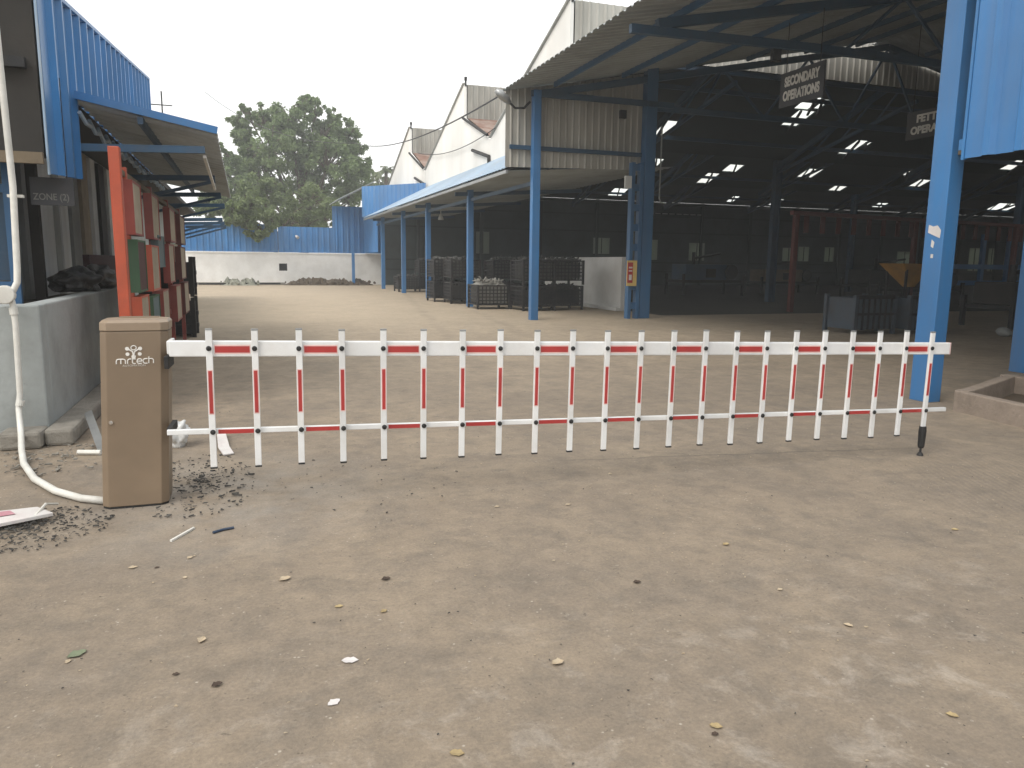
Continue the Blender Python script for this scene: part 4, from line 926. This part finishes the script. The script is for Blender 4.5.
# far dark bins
def dark_bin(label, x, y, z):
    t = thing('steel_bin', label, 'bin', (x, y, z), 0, 'dark bins past the board rack')
    m = MB(); w, h = .42, .62
    m.box(x-w, x-w+.03, y-w, y+w, z+.08, z+h); m.box(x+w-.03, x+w, y-w, y+w, z+.08, z+h); m.box(x-w+.0305, x+w-.0305, y-w, y-w+.03, z+.08, z+h); m.box(x-w+.0305, x+w-.0305, y+w-.03, y+w, z+.08, z+h); m.box(x-w, x+w, y-w, y+w, z+.05, z+.0795); m.build('bin_body', 'dark_metal', t)
    m = MB()
    for sx in (-1, 1):
        for sy in (-1, 1): MB().box(x+sx*w-.035, x+sx*w+.035, y+sy*w-.035, y+sy*w+.035, z, z+h+.10).build('corner_leg', 'black_sheet', t)
    m = MB()
    for zz in (z+.18, z+.40):
        m.box(x+w+.0355, x+w+.08, y-.3, y-.2, zz, zz+.07); m.box(x-w+.04, x+w-.04, y-w-.03, y-w-.0005, zz, zz+.05)
    m.build('bin_lug', 'dark_metal', t); return t
dark_bin('lower dark steel bin standing past the board rack', -1.33, 15.3, 0); dark_bin('upper dark steel bin stacked past the board rack', -1.33, 15.3, .73)
m = MB(); r = bmesh.ops.create_icosphere(m.bm, subdivisions=3, radius=1)
for v in r['verts']: v.co = Vector((-1.33, 15.1, 1.5))+Vector((v.co.x*.27, v.co.y*.25, v.co.z*.21))*(1+.35*noise.noise(v.co*2.6))
tag(m.build('cloth_bundle', 'beige_board', smooth=True), 'crumpled pale cloth bundle on top of the upper dark steel bin', 'bundle')

# ------------------------------------------------------------ litter
def leaf(px, py, mat, label, s_=.05, rot=0, curl=.35, cat='leaf'):
    p = gp(px, py); m = MB(); n = 6; pts = []
    for i in range(n+1):
        u = i/n; w_ = math.sin(math.pi*min(1, u*1.02))**.7*.42*(1+.2*math.sin(i*2.3+px))
        pts.append((u-.5, w_))
    L = []; 
    for u, w_ in pts:
        z = curl*(u*u)+.02
        L.append([Vector((u, -w_, z+curl*w_*.8)), Vector((u, 0, z*.6)), Vector((u, w_, z+curl*w_))])
    V = [[m.bm.verts.new(c_*s_) for c_ in row] for row in L]
    for A, B in zip(V, V[1:]):
        for k in range(2): m.bm.faces.new((A[k], A[k+1], B[k+1], B[k]))
    o = m.build('fallen_leaf' if cat == 'leaf' else 'paper_scrap', mat, solid=.0015)
    o.location = (p.x, p.y, .002); o.scale = (.8, .62, .5); o.rotation_euler = (0, 0, R(rot)); return tag(o, label, cat, 'leaves on the yard' if cat == 'leaf' else 'paper scraps on the yard')
leaf(133, 568, 'leaf_pale', 'small round yellowish leaf on the ground in front of the cabinet', .05, 10)
leaf(190, 558, 'leaf_pale', 'pale leaf right of the white stick in front of the cabinet', .045, 60)
leaf(157, 568, 'leaf_brown', 'tiny dark leaf just right of the round yellowish leaf', .03, 30)
leaf(185, 578, 'leaf_pale', 'thin pale leaf sliver below the white stick', .035, 95)
leaf(285, 580, 'leaf_pale', 'pale torn leaf on the ground below the second picket', .07, 25, .6)
leaf(339, 607, 'leaf_dry', 'yellow leaf lying on its own left of centre', .045, 0)
leaf(77, 655, 'leaf_green', 'greyish green leaf on the ground at lower left', .085, 35, .3)
leaf(68, 662, 'leaf_pale', 'small pale leaf touching the greyish green leaf', .035, 80)
leaf(202, 641, 'leaf_pale', 'cream curled leaf at lower left beyond the black crumb', .055, 70, .7)
leaf(217, 686, 'leaf_brown', 'black curled crumb of leaf at lower left', .045, 20, .9)
leaf(176, 675, 'leaf_brown', 'small brown leaf left of the black curled crumb', .03, 0, .6)
leaf(386, 580, 'leaf_brown', 'dark brown leaf left of the photo centre', .05, 5, .9)
leaf(384, 612, 'leaf_dry', 'thin dry leaf below the dark brown leaf', .04, 30, .6)
leaf(457, 754, 'leaf_dry', 'yellow leaf at the bottom edge left of centre', .055, -25, .3)
leaf(558, 664, 'leaf_pale', 'cream leaf crumb near the bottom centre', .06, 10, .8)
leaf(568, 505, 'leaf_pale', 'small white leaf on the ground below the middle pickets', .045, 5)
leaf(497, 507, 'leaf_pale', 'white sliver on the ground left of the small white leaf', .04, 0)
leaf(848, 626, 'leaf_pale', 'tiny cream leaf on the ground at lower right', .045, 120, .6)
leaf(716, 727, 'leaf_dry', 'pale narrow leaf at the bottom right of centre', .05, -35, .4)
leaf(952, 716, 'leaf_dry', 'dry leaf at the lower right corner', .045, -50, .5)
leaf(637, 583, 'leaf_brown', 'dark leaf at right of centre on the bare ground', .045, -10, .8)
leaf(610, 474, 'leaf_pale', 'tiny white leaf just past the middle picket ends', .04, 0)
leaf(955, 530, 'leaf_dry', 'dry leaf beyond the tyre prints at right', .05, -20, .4)
leaf(726, 545, 'leaf_dry', 'curled dry leaf right of centre', .05, 10, .6)
leaf(780, 590, 'leaf_pale', 'pale leaf sliver left of the tiny cream leaf', .035, 5, .4)
leaf(350, 661, 'paper_white', 'torn white paper scrap left of bottom centre', .075, -15, .15, 'paper')
leaf(334, 703, 'paper_white', 'smudged white paper scrap below the torn one', .06, 30, .15, 'paper')
leaf(715, 765-30, 'leaf_brown', 'brown leaf crumb next to the pale narrow leaf', .03, 0, .7)
m = MB(); a, b = gp(171, 542), gp(194, 529); m.bar(a+Vector((0,0,.006)), b+Vector((0,0,.006)), .012, .01); tag(m.build('white_stick', 'pvc'), 'thin white plastic stick on the ground in front of the cabinet', 'stick')
m = MB(); a, b = gp(213, 534), gp(234, 529); m.tube([a+Vector((0,0,.008)), a.lerp(b, .5)+Vector((0,.01,.008)), b+Vector((0,0,.008))], .007, 6); tag(m.build('cable_offcut', 'blue_plastic'), 'dark blue cable offcut right of the white stick', 'cable')
m = MB(); a, b = gp(78, 455), gp(101, 455); m.tube([a+Vector((0,0,.02)), b+Vector((0,0,.02))], .018, 8); tag(m.build('pipe_offcut', 'pvc'), 'short white pipe piece on the ground left of the cabinet', 'pipe')
m = MB(); a, b = gp(86, 434), gp(98, 452); m.prism([a+Vector((0,0,.16)), a+Vector((.05,0,.18)), b+Vector((.05,0,.01)), b+Vector((0,0,.0))], (.0, .02, .01)); tag(m.build('metal_strip', 'steel_grey'), 'bent grey metal strip leaning behind the cabinet', 'strip')
m = MB(); p1, p2, p3 = gp(217, 437), gp(221, 449), gp(231, 455); m.prism([p1+Vector((0,0,.05)), p1+Vector((.06,.0,.05)), p2+Vector((.06,0,.01)), p3+Vector((0.02,0,.006)), p3+Vector((-.05,-.03,.006)), p2+Vector((-.02,0,.01))], (0, 0, .008)); tag(m.build('cardboard_strip', 'paper_white'), 'bent white strip on the ground behind the first picket', 'strip')
# poly bag
m = MB(); r = bmesh.ops.create_icosphere(m.bm, subdivisions=4, radius=1); p = gp(178, 446)
for v in r['verts']:
    n_ = noise.noise(v.co*1.9)*.5+noise.noise(v.co*5)*.2; c_ = v.co*(1+n_); v.co = Vector((p.x+c_.x*.085, p.y+c_.y*.09, max(.0, .09+c_.z*.10)))
tag(m.build('plastic_bag', 'poly_bag', smooth=True), 'crumpled white plastic bag on the ground right behind the cabinet', 'bag')
# cardboard sheet and wire at the lower left
p = gp(12, 524); m = MB(); m.prism([p+Vector((-.25, .08, .03)), p+Vector((.10, .10, .035)), p+Vector((.20, -.02, .03)), p+Vector((-.15, -.16, .02))], (0, 0, .02)); t = m.build('cardboard_sheet', 'paper_white', bevel=.003); tag(t, 'flattened white and pink carton on the rubble at the left edge', 'carton')
m = MB(); m.prism([p+Vector((-.22, .05, .0505)), p+Vector((-.02, .06, .0555)), p+Vector((.02, .0, .053)), p+Vector((-.16, -.04, .049))], (0, 0, .002)); m.build('printed_patch', 'paper_pink', t)
m = MB(); a, b = gp(35, 524), gp(58, 509); m.tube([a+Vector((0,0,.04)), a.lerp(b, .5)+Vector((0,0,.07)), b+Vector((0,0,.03))], .008, 6); tag(m.build('wire_scrap', 'pvc'), 'short white wire sticking out of the rubble at left', 'wire')
# rubble chips: scattered stuff
def chips(name, label, cx, cy, rx, ry, n, smin, smax, mat, seed, power=1.0, cat='rubble'):
    rnd = random.Random(seed); m = MB()
    for k in range(n):
        a = rnd.uniform(0, 2*math.pi); r = rnd.random()**power
        x, y = cx+math.cos(a)*r*rx, cy+math.sin(a)*r*ry; s_ = rnd.uniform(smin, smax)*(rnd.random()**.6)+smin*.5
        pts = [Vector((rnd.uniform(-1, 1), rnd.uniform(-.6, .6), 0)) for _ in range(5)]
        pts.sort(key=lambda q: math.atan2(q.y, q.x)); th = rnd.uniform(.15, .5)*s_
        tilt = Vector((rnd.uniform(-.3, .3), rnd.uniform(-.3, .3), 0)); z = .002+(1-r)*rnd.random()*smax*.9
        rot = rnd.uniform(0, 3)
        P_ = [(x+(q.x*math.cos(rot)-q.y*math.sin(rot))*s_, y+(q.x*math.sin(rot)+q.y*math.cos(rot))*s_, z+(q.x*tilt.x+q.y*tilt.y+.4)*s_*.5) for q in pts]
        m.prism(P_, (0, 0, th))
    return tag(m.build(name, mat), label, cat, None, 'stuff')
chips('rubble_pile', 'dark broken rubble and shreds strewn at the left edge', -1.14, 4.38, .42, .36, 900, .004, .019, 'chip', 1, .8)
chips('stone_chips', 'dark cement chips scattered right behind the cabinet', -.33, 5.0, .34, .75, 520, .004, .024, 'chip', 2, .9)
chips('stone_chips', 'loose crumbs scattered below the first pickets', .15, 4.7, 1.2, .7, 110, .004, .013, 'chip', 4, .7)
chips('cement_crumbs', 'cement crumbs along the foot of the broken step', -1.25, 6.0, .45, .55, 170, .008, .03, 'concrete', 5, .8)
chips('yard_grit', 'fine dark grit scattered over the whole front yard', 1.8, 4.2, 4.5, 3.6, 1000, .002, .008, 'chip', 8, .5)
chips('pale_grit', 'fine pale grit scattered over the whole front yard', 1.6, 3.6, 4.0, 2.6, 800, .002, .008, 'leaf_pale', 9, .5)

# ------------------------------------------------------------ trees
def leaf_cloud(m, c, r, n, size, rnd, flat=.85):
    for _ in range(n):
        d = Vector((rnd.gauss(0, 1), rnd.gauss(0, 1), rnd.gauss(0, 1))).normalized(); q = c+Vector((d.x*r, d.y*r, d.z*r*flat))*(rnd.random()**.45)
        nn = (d*.6+Vector((rnd.gauss(0, 1), rnd.gauss(0, 1), rnd.gauss(0, 1)+.5))).normalized(); a = nn.orthogonal().normalized()
        a = (Matrix.Rotation(rnd.uniform(0, 6.28), 3, nn) @ a); b = nn.cross(a); s_ = size*rnd.uniform(.5, 1.35)
        vs = [m.bm.verts.new(q+a*s_), m.bm.verts.new(q+b*s_*.45+nn*s_*.12), m.bm.verts.new(q-a*s_*.9), m.bm.verts.new(q-b*s_*.45+nn*s_*.12)]
        m.bm.faces.new(vs)
def tree(name, label, base, lobes, mat, seed, leafsize=.17, dens=1.0, trunk_r=.28, group=None):
    """lobes: (photo x, photo y, radius px, depth offset) of the leaf masses around the trunk's distance"""
    rnd = random.Random(seed); t = thing(name, label, 'tree', base, 0, group)
    tr = MB(); bx, by = base[0], base[1]
    fork = Vector((bx+.2, by, 3.2)); tr.tube([(bx, by, 0), (bx+.1, by, 1.6), fork], [trunk_r*1.2, trunk_r, trunk_r*.85], 10)
    cr = MB()
    for (px, py, rp, dy) in lobes:
        c = at(px, py, 1, by+dy); r = rp/F_PX*(c-CAM).dot(FW)
        mid = fork.lerp(c, .5)+Vector((rnd.uniform(-.5, .5), rnd.uniform(-.4, .4), rnd.uniform(-.2, .5)))
        tr.tube([fork-Vector((0, 0, .3)), mid, c], [trunk_r*.34, trunk_r*.2, .03], 6)
        nb = int(20*dens*(rp/20)**1.5)+6
        for _ in range(nb):
            d = Vector((rnd.gauss(0, 1), rnd.gauss(0, 1), rnd.gauss(0, 1)*.9)).normalized(); q = c+d*r*rnd.uniform(.35, 1.22)
            tr.tube([c.lerp(mid, .2), c.lerp(q, .6)+Vector((0, 0, .15)), q], [.05, .035, .012], 4)
            cr_ = r*rnd.uniform(.14, .46); leaf_cloud(cr, q, cr_, int(24*dens+75*dens*(cr_/r/.4)**1.6), leafsize, rnd)
    tr.build('trunk', 'bark', t); cr.build('crown', mat, t); return t
big = [(290, 112, 17, 0), (262, 118, 14, 1), (246, 112, 9, 0), (240, 138, 13, 0), (232, 160, 12, 1), (268, 145, 24, -1), (300, 140, 24, 1), (325, 130, 17, 0), (345, 140, 14, 1), (352, 160, 15, 0), (330, 162, 22, -1), (300, 172, 20, 1), (262, 176, 20, 0), (236, 184, 16, 0), (345, 182, 19, 0), (362, 190, 10, 0), (357, 150, 11, 0), (350, 130, 11, 0), (360, 172, 13, 0), (352, 200, 13, 0), (335, 118, 10, 0), (315, 112, 11, 0), (240, 122, 9, 0), (280, 128, 16, 0), (310, 155, 18, 0), (318, 192, 20, 1), (284, 200, 17, 0), (360, 172, 10, 0), (305, 104, 10, 1), (338, 205, 14, 0), (222, 150, 6, 0), (252, 160, 14, 0), (326, 148, 14, 1), (246, 140, 12, 0), (224, 172, 12, 0), (222, 196, 14, 0), (346, 215, 10, 0), (308, 218, 12, 0)]
tree('broadleaf_tree', 'tall wide leafy tree rising behind the far blue screen', (4.2, 60, 0), big, 'foliage', 11, .17, 1.0, .38, 'trees behind the far wall')
bush = [(245, 205, 17, 0), (225, 205, 13, 0), (262, 190, 15, 1), (310, 202, 20, 1), (328, 215, 14, 0), (290, 215, 15, 1), (250, 222, 12, -1), (268, 214, 12, 0), (218, 190, 10, 0), (232, 212, 11, -4.2), (243, 222, 12, -4.2), (257, 230, 9, -4.2), (264, 216, 13, -4.2), (250, 205, 12, -4.0), (208, 212, 12, 1), (205, 198, 9, 1), (280, 222, 10, 1), (312, 222, 10, 1), (235, 218, 12, 0)]
tree('bushy_tree', 'lower lighter green bushy tree leaning over the blue screen', (1.8, 50.5, 0), bush, 'foliage_light', 12, .13, 1.1, .16, 'trees behind the far wall')
tree('distant_tree', 'small faint tree between the big tree and the white gable', (13.5, 78, 0), [(378, 178, 6, 0), (386, 183, 7, 0), (374, 187, 6, 0), (384, 190, 7, 0)], 'foliage_light', 14, .2, .8, .2, 'trees behind the far wall')
# palm
t = thing('palm_tree', 'small pale palm crown showing left of the white sawtooth gable', 'tree', (14.0, 74, 0), 0, 'trees behind the far wall')
hd = at(386, 172, 1, 74); m = MB(); m.tube([(hd.x-.2, 74, 0), (hd.x, 74, hd.z*.5), hd], [.22, .18, .16], 8); m.build('trunk', 'bark', t)
m = MB(); rnd = random.Random(5)
for k in range(22):
    a = rnd.uniform(0, 6.28); el = rnd.uniform(.1, 1.3); L_ = rnd.uniform(1.2, 1.8); prevp = hd
    for i in range(1, 9):
        u = i/8; q = hd+Vector((math.cos(a)*math.cos(el)*L_*u, math.sin(a)*math.cos(el)*L_*u, math.sin(el)*L_*u-1.0*u*u))
        sd = Vector((-math.sin(a), math.cos(a), -.35))*.28*(1-u*.6)
        m.quad(prevp, q, q+sd+Vector((0, 0, -.12)), prevp+sd*.6); m.quad(prevp, q, q-sd*1+Vector((0, 0, -.22)), prevp-sd*.6); prevp = q
m.build('crown', 'palm_leaf', t)

# ------------------------------------------------------------ haze (air)
if True:
    m = MB(); m.box(-150, 150, -150, 150, -1.0, 20); hz = m.build('haze', 'pvc'); hz['kind'] = 'stuff'
    hm = bpy.data.materials.new('haze_air'); hm.use_nodes = True; nt = hm.node_tree
    nt.nodes.remove(nt.nodes['Principled BSDF']); pv = nt.nodes.new('ShaderNodeVolumePrincipled')
    pv.inputs['Color'].default_value = (.93, .95, .95, 1); pv.inputs['Density'].default_value = .0028; pv.inputs['Anisotropy'].default_value = .0
    nt.links.new(pv.outputs[0], nt.nodes['Material Output'].inputs['Volume'])
    hz.data.materials.clear(); hz.data.materials.append(hm)

# ------------------------------------------------------------ light
w = bpy.data.worlds.new('World'); sc.world = w; w.use_nodes = True; nt = w.node_tree; bg = nt.nodes['Background']
sky = nt.nodes.new('ShaderNodeTexSky'); sky.sky_type = 'NISHITA'; sky.sun_disc = False
SUN_EL, SUN_AZ = R(50), R(238)
sky.sun_elevation = SUN_EL; sky.sun_rotation = SUN_AZ; sky.dust_density = 8; sky.air_density = 1.2
o_ = mixc(nt, .93, sky.outputs[0], (8.6, 8.6, 8.5))                  # even overcast deck over the clear sky
nt.links.new(o_, bg.inputs[0]); bg.inputs[1].default_value = .12
sd = bpy.data.lights.new('sun', 'SUN'); sd.energy = 1.2; sd.angle = R(30); sd.color = (1, .96, .9)
so = bpy.data.objects.new('sun', sd); col.objects.link(so)
dirv = Vector((math.sin(SUN_AZ)*math.cos(SUN_EL), math.cos(SUN_AZ)*math.cos(SUN_EL), math.sin(SUN_EL)))
so.rotation_euler = dirv.to_track_quat('Z', 'Y').to_euler()

# ------------------------------------------------------------ camera
cd_ = bpy.data.cameras.new('camera'); co = bpy.data.objects.new('camera', cd_); col.objects.link(co)
M = Matrix(((RT.x, UP.x, -FW.x, 0), (RT.y, UP.y, -FW.y, 0), (RT.z, UP.z, -FW.z, CAM_H), (0, 0, 0, 1))); co.matrix_world = M
cd_.sensor_width = 36; cd_.lens = F_PX/1024*36; cd_.clip_end = 1000; cd_.clip_start = .05
sc.camera = co
vs = sc.view_settings; vs.view_transform = 'Standard'; vs.look = 'None'; vs.gamma = 1; vs.exposure = 0.58; vs.use_curve_mapping = False
sc.render.engine = 'CYCLES'; sc.cycles.max_bounces = 7; sc.cycles.diffuse_bounces = 4; sc.cycles.volume_bounces = 0
